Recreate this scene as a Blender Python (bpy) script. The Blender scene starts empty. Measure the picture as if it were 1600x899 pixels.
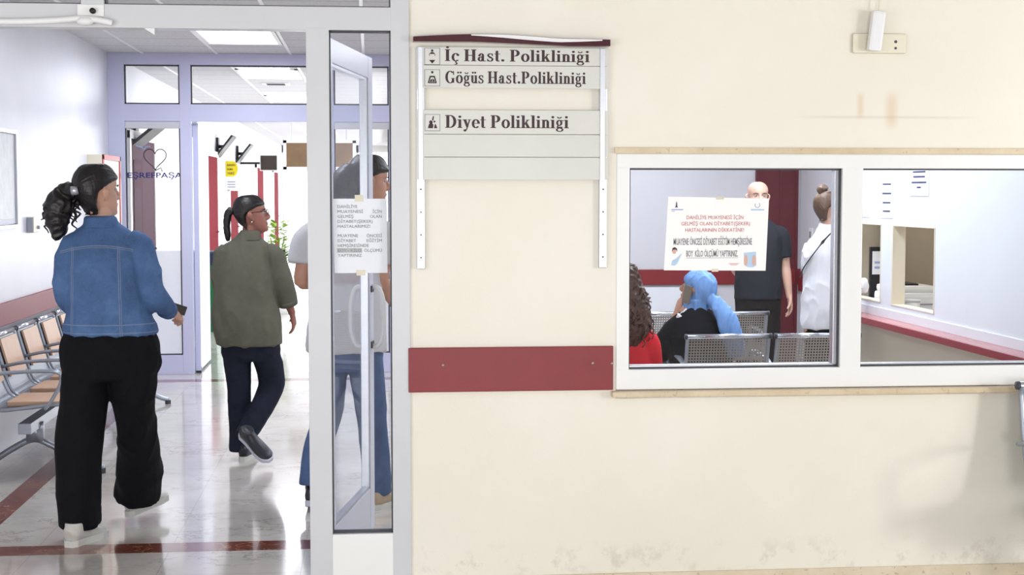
import bpy, bmesh, math, random
from mathutils import Vector, Matrix, noise
random.seed(4)
R = math.radians
PI = math.pi
sc = bpy.context.scene
col = sc.collection
# ------------------------------------------------------------------ camera, world, lights, exposure
F = 2300.0
pitch = math.atan(149.5 / F)
yaw = math.atan(222.0 / F * math.cos(pitch))
cd = bpy.data.cameras.new('camera'); cam = bpy.data.objects.new('camera', cd); col.objects.link(cam)
cd.sensor_width = 36.0; cd.lens = F * 36.0 / 1600.0; cd.clip_end = 200
cam.location = (0, 0, 1.6)
cam.rotation_euler = (PI / 2 - pitch, 0, -yaw)
sc.camera = cam
sc.view_settings.view_transform = 'Standard'; sc.view_settings.look = 'None'
sc.view_settings.gamma = 1; sc.view_settings.use_curve_mapping = False
sc.view_settings.exposure = 0.0
w = bpy.data.worlds.new('sky'); sc.world = w; w.use_nodes = True
bg = w.node_tree.nodes['Background']; bg.inputs[0].default_value = (0.93, 0.96, 1, 1); bg.inputs[1].default_value = 4.5

def area(name, loc, target, sx, sy, power, color=(1, 1, 1), parent=None):
    l = bpy.data.lights.new(name, 'AREA'); l.shape = 'RECTANGLE'; l.size = sx; l.size_y = sy; l.energy = power; l.color = color
    o = bpy.data.objects.new(name, l); col.objects.link(o); o.location = loc
    d = Vector(target) - Vector(loc); o.rotation_euler = d.to_track_quat('-Z', 'Y').to_euler()
    return o
area('lobby_fill_light', (-3.9, 1.6, 1.1), (1.2, 5.85, 0.7), 3.0, 1.4, 108, (0.98, 0.99, 1))  # added fills left and right for the near wall, no windows there
area('lobby_fill_light', (6.4, 2.2, 1.1), (2.4, 5.85, 0.7), 3.0, 1.4, 94, (0.98, 0.99, 1))
area('lobby_back_fill_light', (1.35, -3.6, 1.1), (1.35, 6, 0.6), 1.7, 1.6, 140, (0.98, 0.99, 1))  # added pair of fills behind the camera, kept clear of the glass reflections
area('lobby_back_fill_light', (-2.3, -3.6, 1.1), (-0.5, 6, 0.6), 2.4, 1.6, 98, (0.98, 0.99, 1))
area('lobby_flash_light', (5.6, 1.2, 1.75), (2.2, 5.85, 0.5), 0.5, 0.6, 66, (1, 0.99, 0.97))  # added flash-like lamp at the right, throws the bench shadow on the wall
area('hall_fill_light', (2.7, 9.6, 2.72), (2.7, 9.6, 0), 0.6, 1.2, 62, (0.88, 0.92, 1))  # added under the ceiling without a panel, brightens the booth wall
area('booth_fill_light', (4.0, 8.9, 2.7), (4.0, 8.9, 0), 0.5, 1.2, 20, (1, 0.97, 0.92))  # added inside the booth to brighten its openings, no fitting there
area('corridor_daylight_boost', (0.5, 19.0, 1.7), (-2.2, 19.0, 1.2), 8.0, 2.0, 130, (0.95, 0.97, 1))  # added lamps along the window side, boosting the corridor daylight
area('corridor_daylight_boost', (0.5, 30.0, 1.7), (-2.2, 30.0, 1.2), 12.0, 2.0, 220, (0.95, 0.97, 1))

# ------------------------------------------------------------------ materials
def lin(c):
    return tuple(((v / 255) / 12.92 if v / 255 <= 0.04045 else ((v / 255 + 0.055) / 1.055) ** 2.4) for v in c) + (1,)
class NT:
    def __init__(s, name):
        s.m = bpy.data.materials.new(name); s.m.use_nodes = True; s.t = s.m.node_tree
        s.b = s.t.nodes['Principled BSDF']; s.out = s.t.nodes['Material Output']
    def n(s, kind, **k):
        x = s.t.nodes.new(kind)
        for a, v in k.items(): setattr(x, a, v)
        return x
    def l(s, a, b): s.t.links.new(a, b)
    def math(s, op, a, b=None, c=None):
        x = s.n('ShaderNodeMath', operation=op)
        for i, v in enumerate((a, b, c)):
            if v is None: continue
            if isinstance(v, (int, float)): x.inputs[i].default_value = v
            else: s.l(v, x.inputs[i])
        return x.outputs[0]
    def xyz(s):
        if not hasattr(s, '_xyz'):
            s.tc = s.n('ShaderNodeTexCoord'); sp = s.n('ShaderNodeSeparateXYZ'); s.l(s.tc.outputs['Object'], sp.inputs[0]); s._xyz = sp.outputs
        return s._xyz
    def line(s, v, c, wd, soft=0.5):     # 1 on a line at v=c of half-width wd
        d = s.math('ABSOLUTE', s.math('SUBTRACT', v, c))
        mr = s.n('ShaderNodeMapRange'); s.l(d, mr.inputs[0]); mr.inputs[1].default_value = wd * (1 - soft); mr.inputs[2].default_value = wd
        mr.inputs[3].default_value = 1; mr.inputs[4].default_value = 0
        return mr.outputs[0]
    def noise(s, scale, detail=4, rough=0.6, stretch=None):
        s.xyz(); x = s.n('ShaderNodeTexNoise'); x.inputs['Scale'].default_value = scale; x.inputs['Detail'].default_value = detail; x.inputs['Roughness'].default_value = rough
        if stretch:
            mp = s.n('ShaderNodeMapping'); mp.inputs['Scale'].default_value = stretch; s.l(s.tc.outputs['Object'], mp.inputs[0]); s.l(mp.outputs[0], x.inputs['Vector'])
        else: s.l(s.tc.outputs['Object'], x.inputs['Vector'])
        return x.outputs['Fac']
    def ramp(s, f, stops):
        x = s.n('ShaderNodeValToRGB'); s.l(f, x.inputs[0]); e = x.color_ramp.elements
        while len(e) < len(stops): e.new(0.5)
        for k, (p, c) in zip(e, stops): k.position = p; k.color = c
        return x.outputs[0]
    def mix(s, f, a, b):
        x = s.n('ShaderNodeMix', data_type='RGBA')
        for i, v in ((0, f), (6, a), (7, b)):
            if isinstance(v, (int, float)): x.inputs[i].default_value = v
            elif isinstance(v, tuple): x.inputs[i].default_value = v
            else: s.l(v, x.inputs[i])
        return x.outputs[2]
    def bump(s, f, strength=0.2, dist=0.01):
        x = s.n('ShaderNodeBump'); x.inputs['Strength'].default_value = strength; x.inputs['Distance'].default_value = dist
        s.l(f, x.inputs['Height']); s.l(x.outputs[0], s.b.inputs['Normal'])
def mat(name, rgb, rough=0.5, metal=0.0, var=0.06, scale=6, bump=0.0, bscale=60, spec=0.5, stretch=None):
    t = NT(name); c = lin(rgb)
    f = t.noise(scale, 4, 0.6, stretch)
    a = tuple(v * (1 - var) for v in c[:3]) + (1,); b = tuple(min(1, v * (1 + var)) for v in c[:3]) + (1,)
    t.l(t.ramp(f, [(0.3, a), (0.7, b)]), t.b.inputs['Base Color'])
    t.b.inputs['Roughness'].default_value = rough; t.b.inputs['Metallic'].default_value = metal
    t.b.inputs['Specular IOR Level'].default_value = spec
    if bump: t.bump(t.noise(bscale, 3, 0.6, stretch), bump, 0.004)
    return t.m
def emit(name, rgb, strength):
    t = NT(name); f = t.noise(3)
    t.b.inputs['Base Color'].default_value = lin(rgb); t.b.inputs['Emission Color'].default_value = lin(rgb); t.b.inputs['Emission Strength'].default_value = strength
    return t.m
def glass_mat(name, refl=1.0, tint=(1, 1, 1, 1)):
    t = NT(name); t.t.nodes.remove(t.b)
    tr = t.n('ShaderNodeBsdfTransparent'); tr.inputs[0].default_value = tint
    gl = t.n('ShaderNodeBsdfGlossy'); gl.inputs['Roughness'].default_value = 0.0
    lw = t.n('ShaderNodeFresnel'); lw.inputs[0].default_value = 1.45
    mx = t.n('ShaderNodeMixShader'); t.l(t.math('MULTIPLY', lw.outputs[0], refl), mx.inputs[0])
    t.l(tr.outputs[0], mx.inputs[1]); t.l(gl.outputs[0], mx.inputs[2]); t.l(mx.outputs[0], t.out.inputs[0])
    return t.m
M = {}
M['cream'] = None
def wall_cream():
    t = NT('cream_wall_paint'); X, Y, Z = t.xyz()
    base = t.ramp(t.noise(1.3, 5, 0.6), [(0.3, lin((229, 223, 208))), (0.7, lin((236, 231, 218)))])
    # warm rust stains under the socket and a faint horizontal scuff
    st = t.math('MULTIPLY', t.line(X, 2.115, 0.035, 0.8), t.line(Z, 1.93, 0.085, 0.5))
    st2 = t.math('MULTIPLY', t.line(X, 1.985, 0.02, 0.8), t.line(Z, 1.95, 0.06, 0.5))
    c = t.mix(t.math('MULTIPLY', t.math('MAXIMUM', st, st2), 0.45), base, lin((214, 178, 140)))
    sm = t.math('MULTIPLY', t.line(Z, 1.903, 0.008, 0.8), t.line(X, 2.1, 0.4, 0.4))
    c = t.mix(t.math('MULTIPLY', sm, 0.25), c, lin((180, 165, 140)))
    dirt = t.math('MULTIPLY', t.line(Z, 0.1, 0.09, 0.9), t.ramp(t.noise(9, 5, 0.7), [(0.52, (0, 0, 0, 1)), (0.62, (1, 1, 1, 1))]))
    c = t.mix(t.math('MULTIPLY', dirt, 0.3), c, lin((170, 158, 138)))
    t.l(c, t.b.inputs['Base Color']); t.b.inputs['Roughness'].default_value = 0.38
    t.bump(t.noise(90, 3, 0.6), 0.12, 0.003)
    return t.m
M['cream'] = wall_cream()
M['hallwall'] = mat('pale_hall_paint', (214, 214, 220), 0.35, var=0.03, scale=2, bump=0.08)
M['boothwall'] = mat('white_booth_panel', (224, 230, 236), 0.3, var=0.02, scale=2)
M['corrwall'] = mat('white_corridor_paint', (238, 234, 224), 0.5, var=0.03, scale=2)
M['beige'] = mat('beige_office_paint', (214, 204, 184), 0.6, var=0.04)
M['beige2'] = mat('taupe_cupboard', (168, 154, 134), 0.5, var=0.04)
def floor_mat():
    t = NT('marble_floor'); X, Y, Z = t.xyz()
    base = t.ramp(t.noise(1.1, 8, 0.65), [(0.25, lin((172, 166, 158))), (0.5, lin((208, 203, 195))), (0.75, lin((226, 218, 208)))])
    pink = t.ramp(t.noise(0.7, 5, 0.6, (1, 0.6, 1)), [(0.5, (0, 0, 0, 1)), (0.68, (1, 1, 1, 1))])
    base = t.mix(t.math('MULTIPLY', pink, 0.35), base, lin((206, 178, 160)))
    v = t.noise(2.2, 9, 0.72, (1, 1.7, 1))
    vein = t.line(v, 0.5, 0.012, 0.9)
    msk = t.ramp(t.noise(1.9, 2, 0.5), [(0.45, (0, 0, 0, 1)), (0.6, (1, 1, 1, 1))])
    base = t.mix(t.math('MULTIPLY', t.math('MULTIPLY', vein, msk), 0.75), base, lin((112, 98, 88)))
    fx = t.math('FRACT', t.math('DIVIDE', X, 0.6)); fy = t.math('FRACT', t.math('DIVIDE', t.math('ADD', Y, 0.13), 0.6))
    j = t.math('MAXIMUM', t.line(fx, 0.5, 0.004, 0.3), t.line(fy, 0.5, 0.004, 0.3))
    base = t.mix(t.math('MULTIPLY', j, 0.35), base, lin((140, 130, 120)))
    red = t.ramp(t.noise(3.5, 7, 0.7), [(0.3, lin((98, 46, 34))), (0.7, lin((146, 78, 58)))])
    s1 = t.line(X, -1.845, 0.065, 0.02); s2 = t.line(Y, 6.66, 0.09, 0.02); s3 = t.line(Y, 12.62, 0.09, 0.02)
    inhall = t.math('LESS_THAN', t.math('ABSOLUTE', t.math('SUBTRACT', X, 0.75)), 2.67)
    inY = t.math('MULTIPLY', t.math('GREATER_THAN', Y, 6.57), t.math('LESS_THAN', Y, 12.71))
    s = t.math('MULTIPLY', t.math('MAXIMUM', t.math('MAXIMUM', s1, s2), s3), t.math('MULTIPLY', inY, inhall))
    wv = t.line(t.noise(4.1, 5, 0.6, (1, 1, 1)), 0.52, 0.008, 0.9)
    red = t.mix(t.math('MULTIPLY', wv, 0.6), red, lin((214, 160, 130)))
    c = t.mix(s, base, red)
    t.l(c, t.b.inputs['Base Color']); t.b.inputs['Roughness'].default_value = 0.13; t.b.inputs['Specular IOR Level'].default_value = 0.6
    t.b.inputs['Coat Weight'].default_value = 0.35; t.b.inputs['Coat Roughness'].default_value = 0.06
    return t.m
M['floor'] = floor_mat()
def ceil_mat():
    t = NT('mineral_ceiling_tile'); X, Y, Z = t.xyz()
    base = t.ramp(t.noise(30, 5, 0.7), [(0.35, lin((198, 198, 200))), (0.65, lin((216, 216, 218)))])
    fy = t.math('FRACT', t.math('DIVIDE', t.math('ADD', Y, 0.45), 0.6))
    c = t.mix(t.math('MULTIPLY', t.line(fy, 0.5, 0.018, 0.3), 0.8), base, lin((140, 140, 145)))
    t.l(c, t.b.inputs['Base Color']); t.b.inputs['Roughness'].default_value = 0.8
    t.bump(t.noise(70, 4, 0.7), 0.3, 0.004)
    return t.m
M['ceil'] = ceil_mat()
def stone(name, a, b, sp):
    t = NT(name)
    base = t.ramp(t.noise(4, 6, 0.7), [(0.3, lin(a)), (0.7, lin(b))])
    spk = t.ramp(t.noise(38, 3, 0.6), [(0.62, (0, 0, 0, 1)), (0.67, (1, 1, 1, 1))])
    base = t.mix(t.math('MULTIPLY', spk, 0.5), base, lin(sp))
    t.l(base, t.b.inputs['Base Color']); t.b.inputs['Roughness'].default_value = 0.3
    return t.m
M['terrazzo'] = stone('terrazzo_skirting', (206, 190, 160), (224, 212, 190), (150, 128, 104))
M['sill'] = stone('beige_marble', (196, 176, 142), (222, 206, 178), (170, 146, 112))
M['frame'] = mat('white_aluminium_paint', (204, 205, 208), 0.3, var=0.025, scale=3, spec=0.5)
M['frame2'] = mat('bright_white_pvc', (236, 236, 234), 0.28, var=0.02, scale=3)
M['lilac'] = mat('cool_white_frame_paint', (198, 199, 226), 0.3, var=0.02, scale=3)
M['leaf'] = mat('pale_blue_white_door_paint', (220, 224, 238), 0.28, var=0.02, scale=3)
M['panelwhite'] = mat('white_infill_panel', (232, 236, 242), 0.35, var=0.02)
M['band'] = mat('dark_red_wall_guard', (128, 30, 36), 0.42, var=0.06, scale=8, bump=0.1, bscale=200)
M['screw'] = mat('screw_metal', (190, 170, 165), 0.35, 0.8)
M['maroon'] = mat('maroon_door_paint', (116, 14, 30), 0.8, var=0.04, spec=0.1)
M['darkmaroon'] = mat('dark_plum_door_paint', (70, 40, 54), 0.75, var=0.05, spec=0.15)
M['hallmaroon'] = mat('maroon_hall_door', (96, 26, 36), 0.4, var=0.05)
M['ledgered'] = mat('maroon_counter_edge', (140, 44, 52), 0.35, var=0.05)
M['alu'] = mat('brushed_aluminium', (196, 198, 204), 0.32, 0.75, var=0.04, scale=20, stretch=(1, 1, 12))
M['steel'] = mat('grey_powder_coated_steel', (158, 164, 174), 0.3, 0.55, var=0.05)
M['chrome'] = mat('chrome', (205, 210, 218), 0.16, 0.95, var=0.03)
M['darkgrey'] = mat('dark_rubber_gasket', (62, 64, 70), 0.5)
M['black'] = mat('black_plastic', (20, 20, 23), 0.4)
M['white'] = mat('white_plastic', (232, 232, 232), 0.35, var=0.02)
M['creamplastic'] = mat('cream_plastic', (226, 219, 198), 0.4, var=0.02)
M['paper'] = mat('white_paper', (232, 234, 240), 0.6, var=0.015)
M['poster'] = mat('laminated_paper', (246, 244, 242), 0.35, var=0.01)
M['tape'] = mat('yellowed_tape', (216, 208, 186), 0.4)
M['plate'] = mat('sign_plate', (211, 211, 204), 0.35, var=0.02)
M['plateclear'] = mat('blank_sign_plate', (206, 207, 200), 0.3, var=0.02)
M['ink'] = mat('dark_plum_ink', (52, 22, 30), 0.5)
M['caps'] = mat('glossy_maroon_cap', (70, 22, 32), 0.16)
M['redink'] = mat('faded_red_ink', (198, 112, 116), 0.6)
M['greyink'] = mat('grey_ink', (128, 130, 134), 0.6)
M['blueink'] = mat('faded_blue_ink', (150, 166, 204), 0.6)
M['navyink'] = mat('navy_ink', (48, 62, 104), 0.6)
M['violet'] = mat('violet_vinyl', (44, 44, 110), 0.5)
M['flesh'] = mat('printed_flesh', (214, 168, 150), 0.6)
M['paleblue'] = mat('printed_pale_blue', (176, 202, 226), 0.6)
M['yellow'] = mat('yellow_sign', (226, 206, 22), 0.4)
M['green'] = mat('green_plastic', (18, 96, 54), 0.4)
M['navy'] = mat('navy_plastic', (22, 36, 66), 0.4)
M['redbox'] = mat('red_cabinet_paint', (176, 40, 48), 0.35)
M['tan'] = mat('tan_leatherette', (206, 168, 138), 0.45, var=0.05)
M['glass'] = glass_mat('window_glass', 0.55)
M['glass2'] = glass_mat('door_leaf_glass', 0.14, (0.97, 0.98, 1, 1))
M['lamp'] = emit('ceiling_lamp_diffuser', (236, 242, 255), 4.0)
M['screenoff'] = mat('dark_screen', (58, 48, 40), 0.2)
M['leafgreen'] = mat('plant_leaf', (120, 150, 40), 0.5, var=0.3)
M['picture'] = mat('grey_print', (186, 186, 190), 0.4, var=0.12, scale=14)
def perf_mat(name, rgb, hx, hz, ax='xz'):
    t = NT(name); X, Y, Z = t.xyz(); a = {'x': X, 'y': Y, 'z': Z}
    t.b.inputs['Base Color'].default_value = lin(rgb); t.b.inputs['Metallic'].default_value = 0.35; t.b.inputs['Roughness'].default_value = 0.38
    u = t.math('ABSOLUTE', t.math('SUBTRACT', t.math('FRACT', t.math('DIVIDE', a[ax[0]], hx)), 0.5))
    v = t.math('ABSOLUTE', t.math('SUBTRACT', t.math('FRACT', t.math('DIVIDE', a[ax[1]], hz)), 0.5))
    inside = t.math('MULTIPLY', t.math('LESS_THAN', u, 0.24), t.math('LESS_THAN', v, 0.24))
    tr = t.n('ShaderNodeBsdfTransparent'); mx = t.n('ShaderNodeMixShader'); t.l(inside, mx.inputs[0]); t.l(t.b.outputs[0], mx.inputs[1]); t.l(tr.outputs[0], mx.inputs[2]); t.l(mx.outputs[0], t.out.inputs[0])
    return t.m
M['perf'] = perf_mat('perforated_steel', (176, 172, 166), 0.017, 0.017)
M['perfseat'] = perf_mat('perforated_steel_seat', (176, 172, 166), 0.017, 0.017, 'xy')

# ------------------------------------------------------------------ mesh helpers
def box(bm, x0, y0, z0, x1, y1, z1, bev=0.0):
    vs = [bm.verts.new((x, y, z)) for x in (x0, x1) for y in (y0, y1) for z in (z0, z1)]
    fs = [(0, 1, 3, 2), (4, 6, 7, 5), (0, 4, 5, 1), (2, 3, 7, 6), (0, 2, 6, 4), (1, 5, 7, 3)]
    faces = [bm.faces.new([vs[i] for i in f]) for f in fs]
    if bev:
        es = list({e for f in faces for e in f.edges})
        bmesh.ops.bevel(bm, geom=es, offset=bev, segments=2, profile=0.6, affect='EDGES')
def quadbox(bm, p, n, th):     # slab: 4 corner points and a thickness vector along n
    n = Vector(n).normalized() * th
    a = [bm.verts.new(Vector(q)) for q in p]; b = [bm.verts.new(Vector(q) + n) for q in p]
    bm.faces.new(a); bm.faces.new(b[::-1])
    for i in range(4): bm.faces.new((a[i], a[(i + 1) % 4], b[(i + 1) % 4], b[i]))
def tube(bm, pts, r, seg=10, cap=True):
    pts = [Vector(p) for p in pts]; n = len(pts); rs = r if isinstance(r, (list, tuple)) else [r] * n
    rings = []; prev = None
    for i, p in enumerate(pts):
        t = (pts[min(i + 1, n - 1)] - pts[max(i - 1, 0)]).normalized()
        if prev is None:
            u = t.orthogonal().normalized()
        else:
            u = (prev - t * prev.dot(t)).normalized()
        prev = u; v = t.cross(u)
        rings.append([bm.verts.new(p + (u * math.cos(a) + v * math.sin(a)) * rs[i]) for a in [2 * PI * k / seg for k in range(seg)]])
    for a, b in zip(rings, rings[1:]):
        for k in range(seg): bm.faces.new((a[k], a[(k + 1) % seg], b[(k + 1) % seg], b[k]))
    if cap: bm.faces.new(rings[0][::-1]); bm.faces.new(rings[-1])
def cr(pts, n=6):       # Catmull-Rom through tuples
    out = []; P = [tuple(p) for p in pts]; P = [P[0]] + P + [P[-1]]
    for i in range(1, len(P) - 2):
        a, b, c, d = P[i - 1:i + 3]
        for k in range(n):
            t = k / n
            out.append(tuple(0.5 * (2 * b[j] + (c[j] - a[j]) * t + (2 * a[j] - 5 * b[j] + 4 * c[j] - d[j]) * t * t + (3 * b[j] - a[j] - 3 * c[j] + d[j]) * t ** 3) for j in range(len(b))))
    out.append(P[-2]); return out
def loft(bm, rings, right=(1, 0, 0), n=5, seg=20, interp=True, horiz=False):
    """closed tube of elliptical rings (x,y,z,rx,ry): rx along `right`"""
    R_ = cr(rings, n) if interp else rings
    m = len(R_); prev = []
    right = Vector(right).normalized()
    for i, q in enumerate(R_):
        p = Vector(q[:3]); t = (Vector(R_[min(i + 1, m - 1)][:3]) - Vector(R_[max(i - 1, 0)][:3]))
        t = Vector((0, 0, 1)) if horiz else (t.normalized() if t.length > 1e-6 else Vector((0, 0, 1)))
        u = right - t * right.dot(t)
        u = u.normalized() if u.length > 1e-3 else t.orthogonal().normalized()
        v = t.cross(u)
        prev.append([bm.verts.new(p + u * math.cos(a) * max(q[3], 1e-3) + v * math.sin(a) * max(q[4], 1e-3)) for a in [2 * PI * k / seg for k in range(seg)]])
    for a, b in zip(prev, prev[1:]):
        for k in range(seg): bm.faces.new((a[k], a[(k + 1) % seg], b[(k + 1) % seg], b[k]))
    bm.faces.new(prev[0][::-1]); bm.faces.new(prev[-1])
def ball(bm, c, rx, ry=None, rz=None, seg=14, mtx=None):
    ry = ry or rx; rz = rz or rx
    m = Matrix.Translation(c) @ (mtx.to_4x4() if mtx else Matrix.Identity(4)) @ Matrix.Diagonal((rx, ry, rz, 1))
    bmesh.ops.create_uvsphere(bm, u_segments=seg, v_segments=max(6, seg // 2 + 2), radius=1, matrix=m)
def cyl(bm, c, r, h, axis='z', seg=20, r2=None):
    rot = {'z': Matrix.Identity(4), 'x': Matrix.Rotation(PI / 2, 4, 'Y'), 'y': Matrix.Rotation(PI / 2, 4, 'X')}[axis]
    bmesh.ops.create_cone(bm, cap_ends=True, segments=seg, radius1=r, radius2=r if r2 is None else r2, depth=h, matrix=Matrix.Translation(c) @ rot)
def prism_xz(bm, pts, y0, y1):
    a = [bm.verts.new((p[0], y0, p[1])) for p in pts]; b = [bm.verts.new((p[0], y1, p[1])) for p in pts]
    bm.faces.new(a); bm.faces.new(b[::-1]); n = len(pts)
    for i in range(n): bm.faces.new((a[i], a[(i + 1) % n], b[(i + 1) % n], b[i]))
def obj(name, bm, m, parent=None, smooth=False, fix=True):
    if fix: bmesh.ops.recalc_face_normals(bm, faces=bm.faces[:])
    me = bpy.data.meshes.new(name); bm.to_mesh(me); bm.free()
    for x in (m if isinstance(m, (list, tuple)) else [m]): me.materials.append(M[x] if isinstance(x, str) else x)
    if smooth:
        me.polygons.foreach_set('use_smooth', [True] * len(me.polygons))
    o = bpy.data.objects.new(name, me); col.objects.link(o)
    if parent: o.parent = parent
    return o
def B(): return bmesh.new()
def obox(name, dims, m, parent=None, bev=0.0):
    bm = B(); 
    for d in (dims if isinstance(dims[0], (list, tuple)) else [dims]): box(bm, *d, bev=bev)
    return obj(name, bm, m, parent)
def tag(o, label, cat, group=None):
    o['label'] = label; o['category'] = cat
    if group: o['group'] = group
    return o
def thing(name, label, cat, loc=(0, 0, 0), rz=0, group=None):
    o = bpy.data.objects.new(name, None); col.objects.link(o); o.location = loc; o.rotation_euler = (0, 0, rz); o.empty_display_size = 0.1
    return tag(o, label, cat, group)
def struct(name, loc=(0, 0, 0)):
    o = bpy.data.objects.new(name, None); col.objects.link(o); o.location = loc; o['kind'] = 'structure'; return o
def sbox(name, dims, m, bev=0.0):
    o = obox(name, dims, m, None, bev); o['kind'] = 'structure'; return o
def text(body, x, z, h, y, m, parent, name='lettering', width=None, align='LEFT', bold=0.0, face='y-', wmax=None):
    """raised lettering in the XZ plane, facing -Y; h = cap height"""
    cu = bpy.data.curves.new(name, 'FONT'); cu.body = body; cu.size = h / 0.73; cu.extrude = 0.0004; cu.offset = bold; cu.align_x = align; cu.resolution_u = 2
    t = bpy.data.objects.new(name, cu); col.objects.link(t)
    dg = bpy.context.evaluated_depsgraph_get(); me = bpy.data.meshes.new_from_object(t.evaluated_get(dg))
    bpy.data.objects.remove(t); xs = [v.co.x for v in me.vertices]
    sx = 1.0
    if width and xs: sx = width / (max(xs) - min(xs))
    for v in me.vertices:
        a = v.co.copy()
        if face == 'y-': v.co = Vector((x + (a.x - (min(xs) if width and align == 'LEFT' else 0)) * sx, y - a.z, z + a.y))
        elif face == 'x-': v.co = Vector((x - a.z, y - a.x * sx, z + a.y))
    me.materials.clear(); me.materials.append(M[m])
    o = bpy.data.objects.new(name, me); col.objects.link(o); o.parent = parent
    return o
# ------------------------------------------------------------------ setting
WY = 5.85                      # face of the near wall
HB = 13.1                      # back wall of the waiting hall / inner screen
sbox('floor', (-4.2, -4.0, -0.1, 6.8, 40, 0), 'floor')
# near wall with a doorway on the left and a window opening
bm = B()
for d in ((0.157, WY, 0, 0.985, WY + 0.2, 3.2), (0.985, WY, 0, 3.1, WY + 0.2, 0.765), (0.985, WY, 1.753, 3.1, WY + 0.2, 3.2), (3.1, WY, 0, 6.8, WY + 0.2, 3.2), (-4.2, WY, 0, -2.1, WY + 0.2, 3.2), (-2.1, WY, 2.78, 0.157, WY + 0.2, 3.2)):
    box(bm, *d)
nw = obj('wall_front', bm, 'cream'); nw['kind'] = 'structure'
sbox('wall_right_lobby', (6.6, -4.0, 0, 6.8, WY, 3.2), 'hallwall')
sbox('wall_left_lobby', (-4.4, -4.0, 0, -4.2, WY, 3.2), 'hallwall')
sbox('wall_back_lobby', (-4.4, -4.2, 0, 6.8, -4.0, 3.3), 'hallwall')
sbox('ceiling_lobby', (-4.2, -4.0, 3.2, 6.8, WY, 3.3), 'ceil')
sbox('baseboard_front', (0.162, WY - 0.014, 0, 6.6, WY + 0.001, 0.048), 'terrazzo', 0.002)
sbox('trim_1', (0.975, WY - 0.012, 1.754, 3.1, WY + 0.01, 1.778), 'sill', 0.002)
sbox('trim_2', [(0.965, WY - 0.045, 0.772, 3.2, WY + 0.02, 0.797)], 'sill', 0.006)
# window_1 : two pane interior window
win = struct('window_1')
F0, F1 = WY - 0.004, WY + 0.075
bm = B()
box(bm, 0.985, F0, 0.80, 3.0, F1, 0.882, bev=0.004); box(bm, 0.985, F0, 1.695, 3.0, F1, 1.753, bev=0.004)
box(bm, 0.985, F0 + 0.0005, 0.87, 1.038, F1, 1.70, bev=0.004); box(bm, 1.914, F0 + 0.0005, 0.87, 2.001, F1, 1.70, bev=0.004); box(bm, 2.9, F0 + 0.0005, 0.87, 3.0, F1, 1.70, bev=0.004)
obj('window_frame', bm, 'frame2', win)
bm = B()
for x0, x1 in ((1.038, 1.914), (2.001, 2.9)):
    g = 0.006
    box(bm, x0, F0 + 0.02, 0.882, x0 + g, F1, 1.695); box(bm, x1 - g, F0 + 0.02, 0.882, x1, F1, 1.695)
    box(bm, x0, F0 + 0.02, 1.695 - g, x1, F1, 1.695); box(bm, x0, F0 + 0.021, 0.882, x1, F1, 0.882 + g * 0.7)
obj('gasket', bm, 'darkgrey', win)
bm = B(); box(bm, 1.892, F0 + 0.03, 0.889, 1.908, F1, 1.689, bev=0.002); box(bm, 1.04, F0 + 0.03, 0.887, 1.9, F1, 0.895, bev=0.002); box(bm, 2.01, F0 + 0.03, 0.887, 2.9, F1, 0.893, bev=0.002)
obj('sash_rail', bm, 'alu', win)
obox('window_pane', (1.044, WY + 0.045, 0.886, 1.892, WY + 0.05, 1.689), 'glass', win)
obox('window_pane', (2.007, WY + 0.045, 0.886, 2.894, WY + 0.05, 1.689), 'glass', win)
# door_1 : outer aluminium screen with transom and side light
d1 = struct('door_1')
A0, A1 = WY - 0.012, WY + 0.075
obox('header', (-2.1, A0, 2.231, 0.157, A1, 2.321), 'frame', d1, 0.003); obox('top_rail', (-2.1, A0, 2.72, 0.157, A1, 2.8), 'frame', d1, 0.003)
for q in ((0.084, A0 - 0.001, 0, 0.157, A1 + 0.001, 2.79), (-0.245, A0 - 0.001, 0, -0.156, A1 + 0.001, 2.24), (-1.1, A0 - 0.0005, 2.31, -1.013, A1, 2.73), (-2.1, A0 - 0.001, 0, -2.02, A1, 2.79)): obox('post', q, 'frame', d1, 0.003)
obox('bottom_rail', (-0.157, A0, 0.0, 0.085, A1, 0.234), 'frame2', d1, 0.003)
bm = B(); g = 0.005
for x0, x1, z0, z1 in ((-0.156, 0.084, 0.234, 2.231), (-1.013, 0.084, 2.321, 2.72), (-2.02, -1.1, 2.321, 2.72)):
    box(bm, x0, A0 + 0.02, z0, x0 + g, A1 - 0.02, z1); box(bm, x1 - g, A0 + 0.02, z0, x1, A1 - 0.02, z1); box(bm, x0, A0 + 0.02, z1 - g, x1, A1 - 0.02, z1); box(bm, x0, A0 + 0.02, z0, x1, A1 - 0.02, z0 + g)
obj('gasket', bm, 'darkgrey', d1)
obox('side_light_pane', (-0.151, WY + 0.03, 0.238, 0.079, WY + 0.035, 2.227), 'glass', d1)
obox('transom_pane', (-1.008, WY + 0.03, 2.325, 0.079, WY + 0.035, 2.716), 'glass', d1)
obox('transom_pane', (-2.015, WY + 0.03, 2.325, -1.104, WY + 0.035, 2.716), 'glass', d1)
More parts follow.
